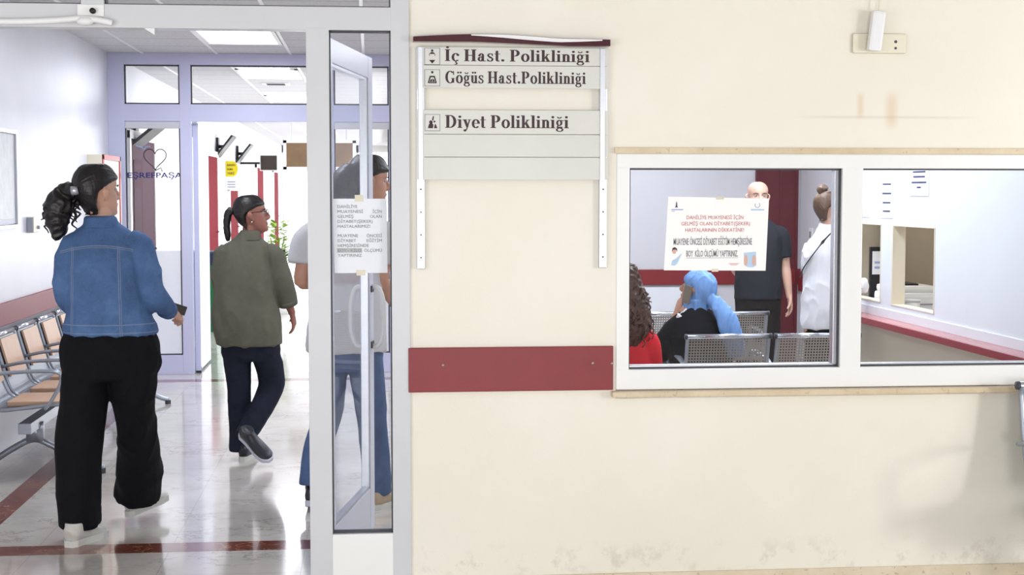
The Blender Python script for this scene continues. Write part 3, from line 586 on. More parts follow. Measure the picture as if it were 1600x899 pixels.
# ------------------------------------------------------------------ metal bench seating
def bench(name, lab, loc, rz, n, pitch=0.535, perf=True, pads=False, cat='bench', seatw=0.5, htop=0.77):
    t = thing(name, lab, cat, loc, rz, 'metal waiting benches')
    Ln = n * pitch
    obox('beam', (0.04, -0.03, 0.27, Ln - 0.04, 0.04, 0.33), 'steel', t, 0.004)
    for x in (0.3 if n > 1 else 0.15, Ln - (0.3 if n > 1 else 0.15)):
        bm = B(); p = [(x, 0.38, 0.03), (x, 0.3, 0.055), (x, 0.12, 0.15), (x, 0.0, 0.2), (x, -0.12, 0.15), (x, -0.27, 0.055), (x, -0.34, 0.03)]
        loft(bm, [q + (0.02, 0.018) for q in p], (1, 0, 0), 4, 8)
        box(bm, x - 0.03, -0.04, 0.19, x + 0.03, 0.05, 0.3)
        lg = obj('leg', bm, 'steel', t, True)
        for fy in (0.37, -0.33): bm = B(); cyl(bm, (x, fy, 0.014), 0.022, 0.028, seg=12); obj('leg_foot', bm, 'darkgrey', lg)
    prof = [(0.235, 0.40), (0.25, 0.425), (0.2, 0.435), (0.0, 0.415), (-0.12, 0.405), (-0.18, 0.43), (-0.215, 0.50), (-0.25, 0.62), (-0.285, htop - 0.02)]
    prof = cr(prof, 4)
    for k in range(n):
        x0 = k * pitch + (pitch - seatw) / 2; x1 = x0 + seatw
        # seat pan and backrest
        sp = [q for q in prof if q[0] > -0.17]; bp = [q for q in prof if q[0] <= -0.16]
        def shell(pr, a, b):
            bm = B(); va = [bm.verts.new((a, y, z)) for y, z in pr]; vb = [bm.verts.new((b, y, z)) for y, z in pr]
            for i in range(len(pr) - 1): bm.faces.new((va[i], va[i + 1], vb[i + 1], vb[i]))
            bmesh.ops.solidify(bm, geom=bm.faces[:], thickness=0.004); return bm
        sm = ('perfseat' if perf else 'steel'); bkm = ('perf' if perf else 'steel')
        st = obj('seat', shell(sp, x0 + 0.012, x1 - 0.012), sm, t); bk = obj('backrest', shell(bp, x0 + 0.012, x1 - 0.012), bkm, t)
        for x in (x0 + 0.008, x1 - 0.008):
            bm = B(); tube(bm, [(x, y, z) for y, z in prof], 0.011, 8); obj('side_frame', bm, 'steel', st, True)
        bm = B(); yb, zb = prof[-1]
        tube(bm, [(x0 - 0.004, yb - 0.004, zb + 0.006), (x1 + 0.004, yb - 0.004, zb + 0.006)], 0.0155, 12); obj('top_rail', bm, 'chrome', bk, True)
        for x in (x0 - 0.004, x1 + 0.004):
            bm = B(); cyl(bm, (x, yb - 0.004, zb + 0.006), 0.017, 0.012, 'x', 14); obj('rail_cap', bm, 'darkgrey', bk, True)
        if pads:
            bm = B(); quadbox(bm, [(x0 + 0.06, -0.212, 0.515), (x1 - 0.06, -0.212, 0.515), (x1 - 0.06, -0.272, 0.735), (x0 + 0.06, -0.272, 0.735)], (0, 0.96, 0.25), 0.012); pd = obj('back_pad', bm, 'tan', bk)
            bm = B(); box(bm, x0 + 0.06, -0.1, 0.418, x1 - 0.06, 0.2, 0.445, bev=0.006); obj('seat_pad', bm, 'tan', st)
            if k < 2:      # wheelchair pictogram
                bm = B(); cx_ = (x0 + x1) / 2
                def on(px, pz): return (cx_ + px, -0.198 - (pz - 0.515) * 0.273, pz)
                tube(bm, [on(0.045 * math.cos(a), 0.60 + 0.045 * math.sin(a)) for a in [2 * PI * q / 16 for q in range(17)]], 0.0045, 6)
                tube(bm, [on(-0.01, 0.695), on(-0.01, 0.64), on(0.04, 0.635), on(0.055, 0.58)], 0.005, 6); ball(bm, on(-0.01, 0.708), 0.012, 0.006, 0.012, 8)
                obj('wheelchair_symbol', bm, 'greyink', pd)
            else: pass
    for k in range(n + 1):
        x = k * pitch; bm = B()
        x = min(max(x, 0.015), Ln - 0.015)
        tube(bm, cr([(x, -0.235, 0.585), (x, -0.1, 0.615), (x, 0.12, 0.625), (x, 0.2, 0.61), (x, 0.215, 0.56), (x, 0.16, 0.46), (x, 0.1, 0.415)], 5), [0.013] * 31, 8) if False else loft(bm, [(x, -0.235, 0.585, 0.012, 0.01), (x, -0.1, 0.612, 0.02, 0.011), (x, 0.12, 0.622, 0.022, 0.011), (x, 0.2, 0.61, 0.018, 0.011), (x, 0.21, 0.56, 0.012, 0.01), (x, 0.165, 0.47, 0.012, 0.01), (x, 0.12, 0.41, 0.012, 0.01)], (1, 0, 0), 4, 8)
        obj('armrest', bm, 'steel', t, True)
    return t
bench('waiting_bench', 'two-seat perforated metal bench seen from behind, the headscarf woman sits on it', (1.815, 8.7, 0), 0, 2)
bench('waiting_bench', 'perforated metal bench farthest from the window, in front of the bald man', (1.17, 10.3, 0), 0, 3)
bench('waiting_bench', 'metal bench directly behind the window sill, where the curly-haired person sits', (0.95, 7.22, 0), 0, 4, htop=0.74)
bench('waiting_bench', 'grey metal bench with tan pads against the left wall', (-1.9, 11.55, 0), -PI / 2, 6, perf=False, pads=True, pitch=0.56)
bench('waiting_bench', 'metal bench at the right picture edge, armrest and leg only in view', (4.29, 5.42, 0), PI, 3, perf=False, pitch=0.57, htop=0.83)

# ------------------------------------------------------------------ directory sign
ds = thing('directory_sign', 'white clinic directory sign with silver rails and an arched maroon cap', 'sign')
for x0, x1 in ((0.184, 0.217), (0.912, 0.942)):
    obox('rail', (x0, WY - 0.022, 1.295, x1, WY - 0.001, 2.165), 'alu', ds, 0.003)
for x0 in (0.191, 0.913): obox('rail_strip', (x0, WY - 0.031, 1.645, x0 + 0.018, WY - 0.027, 2.167), 'chrome' if False else 'alu', ds, 0.001)
bm = B()
for x in (0.200, 0.927):
    for z in (2.135, 2.06, 1.968, 1.87, 1.785, 1.695, 1.61, 1.52, 1.43, 1.34): cyl(bm, (x, WY - 0.0225, z), 0.0035, 0.002, 'y', 10)
obj('rail_hole', bm, 'black', ds)
rows = [(2.098, 2.168, 'plate'), (2.008, 2.096, 'plate'), (1.828, 1.922, 'plate'), (1.738, 1.826, 'plateclear'), (1.648, 1.736, 'plateclear')]
pl = []
for z0, z1, m in rows: pl.append(obox('sign_plate', (0.186, WY - 0.027, z0, 0.945, WY - 0.0235, z1), m, ds, 0.001))
bm = B(); n = 24; top = []; botm = []
for k in range(n + 1):
    u = k / n; x = 0.172 + 0.777 * u; zt = 2.205 + 0.012 * math.sin(PI * min(u * 1.35, 1)) - 0.008 * max(0, u - 0.45); botm.append((x, 2.186 - 0.014 * min(1, max(0, (u - 0.3) * 2)) + 0.003 * u)); top.append((x, zt))
prism_xz(bm, top + botm[::-1], WY - 0.05, WY - 0.001); obj('cap', bm, 'caps', ds)
bm = B(); a = [(x, z - 0.001) for x, z in top if 0.38 < x < 0.93]; b_ = [(x, z - 0.012 * math.sin(PI * (x - 0.38) / 0.56) - 0.003) for x, z in a]
prism_xz(bm, a + b_[::-1], WY - 0.053, WY - 0.049); obj('cap_highlight', bm, 'white', ds)  # white sliver modelled as the highlight along the cap
# hand-built bold serif glyphs (units: cap height 1)
def _R(o, x0, y0, x1, y1): o.append([(x0, y0), (x1, y0), (x1, y1), (x0, y1)])
def _P(o, *p): o.append(list(p))
def _A(o, cx, cy, rx, ry, wx, wy, a0=0, a1=360, n=22):
    for i in range(n):
        p = []
        for a in (a0 + (a1 - a0) * i / n, a0 + (a1 - a0) * (i + 1) / n):
            c, s = math.cos(R(a)), math.sin(R(a)); p.append(((cx + rx * c, cy + ry * s), (cx + (rx - wx) * c, cy + (ry - wy) * s)))
        o.append([p[0][0], p[1][0], p[1][1], p[0][1]])
def _D(o, cx, cy, r): o.append([(cx + r * math.cos(a), cy + r * math.sin(a)) for a in [2 * PI * k / 12 for k in range(12)]])
S, T, V = 0.185, 0.065, 0.06
def glyph(ch):
    o = []; x = 0.68
    if ch in 'Hİ':
        for cx in ((0.2, 0.72) if ch == 'H' else (0.2,)):
            _R(o, cx - S / 2, 0, cx + S / 2, 1)
            for z in (0, 1 - V): _R(o, cx - S / 2 - 0.09, z, cx + S / 2 + 0.09, z + V)
        if ch == 'H': _R(o, 0.2, 0.47, 0.72, 0.53); return o, 0.95
        _D(o, 0.2, 1.17, 0.09); return o, 0.44
    if ch == 'P':
        _R(o, 0.12, 0, 0.12 + S, 1); _R(o, 0.03, 0, 0.4, V); _R(o, 0.03, 1 - V, 0.42, 1); _R(o, 0.2, 0.44, 0.42, 0.49)
        _A(o, 0.40, 0.72, 0.33, 0.28, S, V, -90, 90); return o, 0.8
    if ch == 'D':
        _R(o, 0.12, 0, 0.12 + S, 1); _R(o, 0.03, 0, 0.4, V); _R(o, 0.03, 1 - V, 0.4, 1); _A(o, 0.38, 0.5, 0.46, 0.5, S, V, -90, 90, 28); return o, 0.92
    if ch == 'G':
        _A(o, 0.48, 0.5, 0.42, 0.52, S, V, 48, 318, 30); _R(o, 0.66, 0.03, 0.66 + S * 0.9, 0.42); _R(o, 0.56, 0.39, 0.91, 0.42); _R(o, 0.78, 0.68, 0.82, 1.0); return o, 0.96
    if ch in 'cç':
        _A(o, 0.34, 0.33, 0.29, 0.35, 0.15, V, 40, 315); _D(o, 0.5, 0.52, 0.085)
        if ch == 'ç': _R(o, 0.32, -0.12, 0.37, 0.0); _A(o, 0.33, -0.2, 0.12, 0.11, 0.07, 0.05, -130, 90, 12)
        return o, 0.62
    if ch == 'a':
        _R(o, 0.34, 0.0, 0.34 + 0.15, 0.48); _A(o, 0.31, 0.48, 0.18, 0.2, 0.12, V, 0, 160, 14); _D(o, 0.17, 0.5, 0.08); _A(o, 0.25, 0.19, 0.2, 0.2, 0.13, V, 60, 360, 20); _A(o, 0.56, 0.1, 0.14, 0.1, 0.06, 0.05, 180, 320, 8); return o, 0.68
    if ch == 's':
        _A(o, 0.26, 0.5, 0.2, 0.18, 0.1, V, 40, 210, 14); _A(o, 0.26, 0.17, 0.22, 0.19, 0.1, V, -150, 40, 14); _P(o, (0.07, 0.46), (0.2, 0.3), (0.47, 0.2), (0.36, 0.36), (0.12, 0.5)); _R(o, 0.4, 0.45, 0.44, 0.66); _R(o, 0.05, 0.0, 0.09, 0.22); return o, 0.54
    if ch == 't':
        _R(o, 0.12, 0.08, 0.12 + 0.15, 0.9); _R(o, 0.02, 0.61, 0.42, 0.66); _A(o, 0.27, 0.12, 0.15, 0.13, 0.09, V, 180, 330, 10); return o, 0.45
    if ch == '.': _D(o, 0.15, 0.09, 0.1); return o, 0.33
    if ch in 'oö':
        _A(o, 0.34, 0.33, 0.3, 0.35, 0.155, V, 0, 360, 28)
        if ch == 'ö': _D(o, 0.22, 0.88, 0.075); _D(o, 0.46, 0.88, 0.075)
        return o, 0.68
    if ch == 'e':
        _A(o, 0.33, 0.33, 0.29, 0.35, 0.15, V, 0, 318, 26); _R(o, 0.12, 0.33, 0.6, 0.375); return o, 0.63
    if ch in 'li':
        h = 1.0 if ch == 'l' else 0.66
        _R(o, 0.1, 0, 0.1 + 0.16, h); _R(o, 0.02, 0, 0.34, V); _R(o, 0.02, h - V, 0.2, h)
        if ch == 'i': _D(o, 0.18, 0.87, 0.09)
        return o, 0.37
    if ch == 'k':
        _R(o, 0.1, 0, 0.1 + 0.16, 1); _R(o, 0.02, 0, 0.34, V); _R(o, 0.02, 1 - V, 0.2, 1); _P(o, (0.24, 0.26), (0.3, 0.26), (0.58, 0.66), (0.5, 0.66)); _P(o, (0.33, 0.44), (0.4, 0.52), (0.68, 0.0), (0.48, 0.0)); _R(o, 0.4, 0, 0.72, V); _R(o, 0.4, 0.62, 0.66, 0.66); return o, 0.73
    if ch in 'nüu':
        if ch == 'n':
            _R(o, 0.1, 0, 0.26, 0.66); _R(o, 0.02, 0, 0.34, V); _R(o, 0.02, 0.62, 0.2, 0.66); _A(o, 0.36, 0.45, 0.22, 0.22, 0.15, 0.06, 0, 150, 14); _R(o, 0.43, 0, 0.58, 0.46); _R(o, 0.36, 0, 0.66, V)
        else:
            _R(o, 0.1, 0.18, 0.25, 0.66); _R(o, 0.02, 0.62, 0.2, 0.66); _A(o, 0.3, 0.2, 0.2, 0.2, 0.13, 0.06, 180, 330, 14); _R(o, 0.42, 0.0, 0.57, 0.66); _R(o, 0.34, 0.62, 0.5, 0.66); _R(o, 0.5, 0, 0.64, V)
            if ch == 'ü': _D(o, 0.22, 0.88, 0.075); _D(o, 0.44, 0.88, 0.075)
        return o, 0.68
    if ch in 'gğ':
        _A(o, 0.28, 0.42, 0.22, 0.24, 0.12, V, 0, 360, 22); _P(o, (0.14, 0.2), (0.22, 0.22), (0.16, 0.1), (0.1, 0.1)); _P(o, (0.08, 0.12), (0.12, 0.02), (0.5, 0.0), (0.5, 0.12)); _A(o, 0.31, -0.12, 0.27, 0.16, 0.09, V, 0, 360, 22); _R(o, 0.42, 0.56, 0.58, 0.63)
        if ch == 'ğ': _A(o, 0.29, 0.9, 0.16, 0.14, 0.05, 0.06, 180, 360, 12)
        return o, 0.62
    if ch == 'y':
        _P(o, (0.06, 0.66), (0.24, 0.66), (0.42, 0.12), (0.32, -0.02)); _P(o, (0.5, 0.66), (0.56, 0.66), (0.32, -0.12), (0.24, -0.2), (0.3, -0.02)); _R(o, 0.0, 0.62, 0.32, 0.66); _R(o, 0.4, 0.62, 0.64, 0.66); _D(o, 0.17, -0.2, 0.09); return o, 0.64
    return o, 0.28
def serif(s, x0, x1, z, h, y, parent):
    bm = B(); pen = 0; polys = []
    for ch in s:
        g, wd = glyph(ch)
        for dx in (-0.022, 0.0, 0.022):
            for p in g: polys.append([(pen + a + dx, b) for a, b in p])
        pen += wd + 0.03
    k = (x1 - x0) / pen
    for i, p in enumerate(polys):
        if sum(p[j][0] * p[(j + 1) % len(p)][1] - p[(j + 1) % len(p)][0] * p[j][1] for j in range(len(p))) < 0: p = p[::-1]
        vs = [bm.verts.new((x0 + a * k, y - 0.000003 * (i % 150), z + b * h)) for a, b in p]
        bm.faces.new(vs)
    r_ = bmesh.ops.extrude_face_region(bm, geom=bm.faces[:]); bmesh.ops.translate(bm, verts=[v for v in r_['geom'] if isinstance(v, bmesh.types.BMVert)], vec=(0, -0.0008, 0))
    return obj('lettering', bm, 'ink', parent)
PY = WY - 0.0268
serif('İç Hast. Polikliniği', 0.296, 0.872, 2.113, 0.046, PY, ds)
serif('Göğüs Hast.Polikliniği', 0.296, 0.857, 2.027, 0.047, PY, ds)
serif('Diyet Polikliniği', 0.296, 0.789, 1.852, 0.05, PY, ds)
def icon(zc, kind):
    x0, x1, h = 0.216, 0.277, 0.033
    obox('icon_border', [(x0, PY - 0.001, zc - h, x1, PY + 0.0006, zc - h + 0.002), (x0, PY - 0.001, zc + h - 0.002, x1, PY + 0.0006, zc + h), (x0, PY - 0.0011, zc - h, x0 + 0.002, PY + 0.0006, zc + h), (x1 - 0.002, PY - 0.0011, zc - h, x1, PY + 0.0006, zc + h)], 'greyink', ds)
    bm = B(); c = (x0 + x1) / 2
    def poly(*p):
        vs = [bm.verts.new((c + a * 0.001, PY - 0.0009, zc + b * 0.001)) for a, b in p]; f = bm.faces.new(vs); r_ = bmesh.ops.extrude_face_region(bm, geom=[f]); bmesh.ops.translate(bm, verts=[v for v in r_['geom'] if isinstance(v, bmesh.types.BMVert)], vec=(0, 0.001, 0))
    def disc(a, b, r): poly(*[(a + r * math.cos(q), b + r * math.sin(q)) for q in [2 * PI * k / 12 for k in range(12)]])
    if kind == 0: disc(0, 22, 5); poly((-12, 9), (12, 9), (5, 16), (-5, 16)); poly((-12, -14), (12, -14), (6, -22), (-6, -22)); disc(0, -23, 4); poly((-12, 9), (-10, 9), (-10, 2), (-12, 2)); poly((12, 9), (10, 9), (10, 2), (12, 2))
    if kind == 1: disc(0, 22, 5); poly((-10, 8), (10, 8), (18, -20), (13, -20), (6, 2), (-6, 2), (-13, -20), (-18, -20)); poly((-8, -8), (-1, -3), (-1, -16), (-10, -16)); poly((8, -8), (1, -3), (1, -16), (10, -16)); poly((-15, -17), (15, -17), (15, -21), (-15, -21))
    if kind == 2: poly((-2, 10), (2, 26), (6, 24), (4, 8)); disc(-6, 2, 7); poly((-18, -22), (-14, -6), (-4, 0), (4, -8), (2, -22)); poly((6, -22), (10, -4), (14, -8), (19, -22)); disc(8, 4, 4)
    obj('icon', bm, 'ink', ds)
icon(2.131, 0); icon(2.047, 1); icon(1.872, 2)

# ------------------------------------------------------------------ notice on the window
ps = thing('window_notice', 'laminated white notice with red and grey Turkish text taped on the window', 'notice')
YP = WY + 0.036
bm = B(); quadbox(bm, [(1.187, YP, 1.282), (1.609, YP, 1.278), (1.62, YP, 1.573), (1.203, YP, 1.581)], (0, 1, 0), 0.003); obj('sheet', bm, 'poster', ps)
YT = YP - 0.0008
for s, x, wd, z in (('DAHİLİYE MUAYENESİ İÇİN', 1.279, 0.235, 1.489), ('GELMİŞ OLAN DİYABET(ŞEKER)', 1.257, 0.285, 1.464), ('HASTALARININ DİKKATİNE!', 1.274, 0.243, 1.438)):
    text(s, x, z, 0.0155, YT, 'redink', ps, width=wd)
text('MUAYENE ÖNCESİ DİYABET EĞİTİM HEMŞİRESİNE', 1.226, 1.385, 0.028, YT, 'greyink', ps, width=0.325, bold=0.0004)
text('BOY  KİLO ÖLÇÜMÜ YAPTIRINIZ.', 1.279, 1.337, 0.026, YT, 'greyink', ps, width=0.214, bold=0.0004)
obox('underline', (1.279, YT - 0.0005, 1.331, 1.494, YT + 0.0005, 1.3325), 'greyink', ps)
bm = B(); prism_xz(bm, [(1.230, 1.537), (1.244, 1.537), (1.240, 1.542), (1.239, 1.556), (1.237, 1.562), (1.235, 1.556), (1.234, 1.542)], YT - 0.0005, YT + 0.0005); obj('tower_emblem', bm, 'navyink', ps)
obox('emblem_caption', [(1.216, YT - 0.0005, 1.526, 1.264, YT + 0.0005, 1.530), (1.217, YT - 0.0005, 1.520, 1.230, YT + 0.0005, 1.522)], 'blueink', ps)
bm = B(); tube(bm, [(1.572 + 0.010 * math.cos(a), YT, 1.546 + 0.010 * math.sin(a)) for a in [R(-220 + 15 * k) for k in range(19)]], 0.0012, 6); obj('crescent_emblem', bm, 'blueink', ps)
obox('emblem_caption', [(1.545, YT - 0.0005, 1.524, 1.6, YT + 0.0005, 1.530)], 'paleblue', ps)
bm = B(); ball(bm, (1.229, YT + 0.0005, 1.358), 0.008, 0.001, 0.010, 12); obj('drawn_face', bm, 'flesh', ps)
bm = B(); prism_xz(bm, [(1.219, 1.358), (1.222, 1.372), (1.231, 1.376), (1.240, 1.370), (1.241, 1.358), (1.236, 1.366), (1.224, 1.366)], YT - 0.001, YT); obj('drawn_hair', bm, 'ink', ps)
bm = B(); prism_xz(bm, [(1.216, 1.302), (1.222, 1.322), (1.238, 1.33), (1.262, 1.352), (1.256, 1.34), (1.242, 1.31), (1.232, 1.300)], YT - 0.0004, YT + 0.0004); obj('drawn_body', bm, 'paleblue', ps)
bm = B(); prism_xz(bm, [(1.518, 1.352), (1.568, 1.356), (1.570, 1.30), (1.556, 1.292), (1.534, 1.293), (1.519, 1.302)], YT - 0.0004, YT + 0.0004); obj('drawn_scale', bm, 'paleblue', ps)
bm = B()
for x in (1.526, 1.560): prism_xz(bm, [(x - 0.006, 1.302), (x + 0.005, 1.300), (x + 0.007, 1.325), (x + 0.004, 1.342), (x - 0.004, 1.342), (x - 0.007, 1.322)], YT - 0.0012, YT - 0.0003)
obj('drawn_feet', bm, 'flesh', ps)
obox('small_print', [(1.455, YT - 0.0005, 1.307, 1.497, YT + 0.0005, 1.309), (1.46, YT - 0.0005, 1.302, 1.49, YT + 0.0005, 1.304)], 'redink', ps)
for q in ((1.40, YP - 0.002, 1.569, 1.432, YP + 0.002, 1.58), (1.385, YP - 0.002, 1.275, 1.412, YP + 0.002, 1.287)): obox('tape', q, 'tape', ps)
# notice on the side light
pn = thing('door_notice', 'white sheet with grey Turkish text taped on the narrow side light', 'notice')
YP = WY + 0.024
bm = B(); quadbox(bm, [(-0.141, YP, 1.278), (0.068, YP, 1.278), (0.066, YP, 1.573), (-0.148, YP, 1.573)], (0, 1, 0), 0.002); obj('sheet', bm, 'paper', pn)
YT = YP - 0.0008; h = 0.0125
L = [('DAHİLİYE', None, 0.078), ('MUAYENESİ', 'İÇİN', 0.1), ('GELMİŞ', 'OLAN', 0.062), ('DİYABET(ŞEKER)', None, 0.138), ('HASTALARIMIZ!', None, 0.128), None, ('MUAYENE', 'ÖNCESİ', 0.08), ('DİYABET', 'EĞİTİM', 0.072), ('HEMŞİRESİNDE', None, 0.122), ('BOY - KİLO', 'ÖLÇÜMÜ', 0.092), ('YAPTIRINIZ', None, 0.095)]
z = 1.536
for q in L:
    if q is None: z -= 0.018; continue
    text(q[0], -0.128, z, h, YT, 'greyink', pn, width=q[2])
    if q[1]: wd = {'İÇİN': 0.036, 'OLAN': 0.046, 'ÖNCESİ': 0.06, 'EĞİTİM': 0.06, 'ÖLÇÜMÜ': 0.07}[q[1]]; text(q[1], 0.046 - wd, z, h, YT, 'greyink', pn, width=wd)
    if q[0].startswith('BOY'): obox('highlight', (-0.131, YT - 0.0002, z - 0.003, -0.033, YT + 0.0006, z + 0.015), mat('grey_highlight', (178, 178, 180), 0.6), pn)
    z -= 0.0195
for q in ((-0.06, YP - 0.002, 1.562, -0.026, YP + 0.002, 1.588), (-0.055, YP - 0.002, 1.268, -0.02, YP + 0.002, 1.29)): obox('tape', q, 'tape', pn)

# ------------------------------------------------------------------ socket and adapter high on the wall
t = thing('double_socket', 'cream double socket plate high on the wall above the window', 'socket', (2.057, WY, 2.195))
obox('socket_plate', (-0.112, -0.014, -0.035, 0.112, -0.0005, 0.045), 'creamplastic', t, 0.008)
bm = B(); cyl(bm, (0.066, -0.0145, 0.012), 0.006, 0.003, 'y', 12); cyl(bm, (0.066, -0.0145, -0.014), 0.005, 0.003, 'y', 12); obj('socket_hole', bm, 'darkgrey', t)
bm = B(); cyl(bm, (-0.03, -0.02, 0.01), 0.02, 0.014, 'y', 16); obj('plug_collar', bm, 'creamplastic', t, True)
t = thing('power_adapter', 'white rounded power adapter hanging from a thin cable over the socket', 'adapter', (2.022, WY - 0.022, 2.165))
bm = B(); box(bm, -0.028, -0.038, 0.0, 0.028, 0.0, 0.162, bev=0.012); bmesh.ops.rotate(bm, verts=bm.verts, matrix=Matrix.Rotation(R(7), 3, 'Y')); obj('adapter_body', bm, 'white', t, False)
bm = B(); tube(bm, cr([(0.02, -0.016, 0.155), (0.022, -0.014, 0.2), (0.026, -0.008, 0.4), (0.024, -0.004, 1.03)], 5), 0.0028, 8); obj('cable', bm, 'creamplastic', t, True)
# ------------------------------------------------------------------ people
def remesh(bm, voxel, smooth=4):
    bmesh.ops.recalc_face_normals(bm, faces=bm.faces[:])
    me = bpy.data.meshes.new('tmp'); bm.to_mesh(me); bm.free()
    o = bpy.data.objects.new('tmp', me); col.objects.link(o)
    m = o.modifiers.new('r', 'REMESH'); m.mode = 'VOXEL'; m.voxel_size = voxel
    if smooth:
        s = o.modifiers.new('s', 'SMOOTH'); s.factor = 0.5; s.iterations = smooth
    dg = bpy.context.evaluated_depsgraph_get(); r = bpy.data.meshes.new_from_object(o.evaluated_get(dg))
    bpy.data.objects.remove(o); bpy.data.meshes.remove(me); return r
def link(name, me, mats, parent):
    me.materials.clear()
    for x in (mats if isinstance(mats, list) else [mats]): me.materials.append(M[x] if isinstance(x, str) else x)
    me.polygons.foreach_set('use_smooth', [True] * len(me.polygons))
    me.name = name; o = bpy.data.objects.new(name, me); col.objects.link(o); o.parent = parent; return o
def folds(me, amp, fz=5, fx=9, seed=0.0, fine=0.0):
    ns = [v.normal.copy() for v in me.vertices]
    for v, nn in zip(me.vertices, ns):
        c = v.co.copy()
        a = noise.noise(Vector((c.x * fx + seed, c.y * fx, c.z * fz + seed)) + noise.noise_vector(c * 4) * 0.7)
        a = 1 - 2 * abs(a) ** 0.7
        b = noise.noise(c * 38 + Vector((seed, 0, 0))) * fine
        v.co = c + nn * (a * amp + b)
def garment(name, lofts, m, parent, voxel=0.008, amp=0.004, fz=5, fx=9, seed=0, smooth=3, fine=0.0008, right=(1, 0, 0)):
    bm = B()
    for L in lofts:
        k = L.get('k', {}) if isinstance(L, dict) else {}
        loft(bm, L['r'] if isinstance(L, dict) else L, k.get('right', right), n=4, seg=20, horiz=k.get('horiz', False))
    me = remesh(bm, voxel, smooth); folds(me, amp, fz, fx, seed, fine); return link(name, me, m, parent)
HR = [(-0.012, 0.055, 0.02, 0.016), (0.0, 0.082, 0.0, 0.026), (0.014, 0.09, -0.02, 0.037), (0.035, 0.089, -0.045, 0.049), (0.058, 0.088, -0.065, 0.057), (0.078, 0.087, -0.078, 0.063), (0.10, 0.084, -0.090, 0.068), (0.118, 0.082, -0.097, 0.071), (0.14, 0.088, -0.101, 0.074), (0.165, 0.083, -0.10, 0.074), (0.188, 0.069, -0.089, 0.066), (0.208, 0.044, -0.064, 0.048), (0.220, 0.012, -0.032, 0.022)]
def head_matrix(c, yaw_, pit=0, roll=0, s=1.0):
    return Matrix.Translation(c) @ Matrix.Rotation(R(-yaw_), 4, 'Z') @ Matrix.Rotation(R(roll), 4, 'Y') @ Matrix.Rotation(R(-pit), 4, 'X') @ Matrix.Scale(s, 4)
def ringstack(bm, rings, mtx, seg=28, nb=3):
    R_ = cr(rings, nb); prev = []
    for z, yf, yb, hw in R_:
        hw = max(hw, 0.002); c = (yf + yb) / 2; hy = max((yf - yb) / 2, 0.002); ring = []
        for k in range(seg):
            a = 2 * PI * k / seg; ca, sa = math.cos(a), math.sin(a)
            ring.append(bm.verts.new(mtx @ Vector((hw * (abs(sa) ** 0.9) * (1 if sa >= 0 else -1), c + hy * ca, z))))
        prev.append(ring)
    for a, b in zip(prev, prev[1:]):
        for k in range(seg): bm.faces.new((a[k], a[(k + 1) % seg], b[(k + 1) % seg], b[k]))
    bm.faces.new(prev[0][::-1]); bm.faces.new(prev[-1])
def add_head(bm, Hm):
    ringstack(bm, HR, Hm)
    def q(x, y, z): return Hm @ Vector((x, y, z))
    # nose
    rr = [(0, 0.080, 0.128, 0.008, 0.008), (0, 0.090, 0.112, 0.009, 0.009), (0, 0.100, 0.094, 0.011, 0.011), (0, 0.104, 0.084, 0.013, 0.011), (0, 0.094, 0.074, 0.015, 0.009), (0, 0.082, 0.070, 0.008, 0.005)]
    loft(bm, [tuple(q(*r_[:3])) + (r_[3], r_[4]) for r_ in rr], Hm.to_3x3() @ Vector((1, 0, 0)), 3, 12)
    for s in (-1, 1): ball(bm, q(s * 0.011, 0.091, 0.078), 0.008)
    # lips, chin
    for z, y, rx in ((0.050, 0.087, 0.022), (0.042, 0.086, 0.020)):
        ball(bm, q(0, y, z), rx, 0.009, 0.0055, mtx=Hm.to_3x3().normalized())
    ball(bm, q(0, 0.078, 0.012), 0.018, 0.016, 0.014, mtx=Hm.to_3x3().normalized())
    for s in (-1, 1):
        loft(bm, [tuple(q(s * 0.068, 0.002, 0.070)) + (0.005, 0.007), tuple(q(s * 0.080, -0.004, 0.085)) + (0.006, 0.012), tuple(q(s * 0.087, -0.010, 0.104)) + (0.0065, 0.018), tuple(q(s * 0.087, -0.012, 0.12)) + (0.005, 0.015), tuple(q(s * 0.077, -0.008, 0.130)) + (0.003, 0.005)], Hm.to_3x3() @ Vector((1, 0, 0)), 3, 12)
def add_arm(bm, S_, E_, W_, k=1.0):
    S_, E_, W_ = Vector(S_), Vector(E_), Vector(W_)
    pts = [(S_, 0.046), (S_.lerp(E_, 0.3), 0.046), (S_.lerp(E_, 0.7), 0.040), (E_, 0.036), (E_.lerp(W_, 0.25), 0.038), (E_.lerp(W_, 0.65), 0.031), (W_, 0.024), (W_ + (W_ - E_).normalized() * 0.02, 0.024)]
    loft(bm, [tuple(p) + (r * k, r * k) for p, r in pts], (1, 0.3, 0.1), 3, 14)
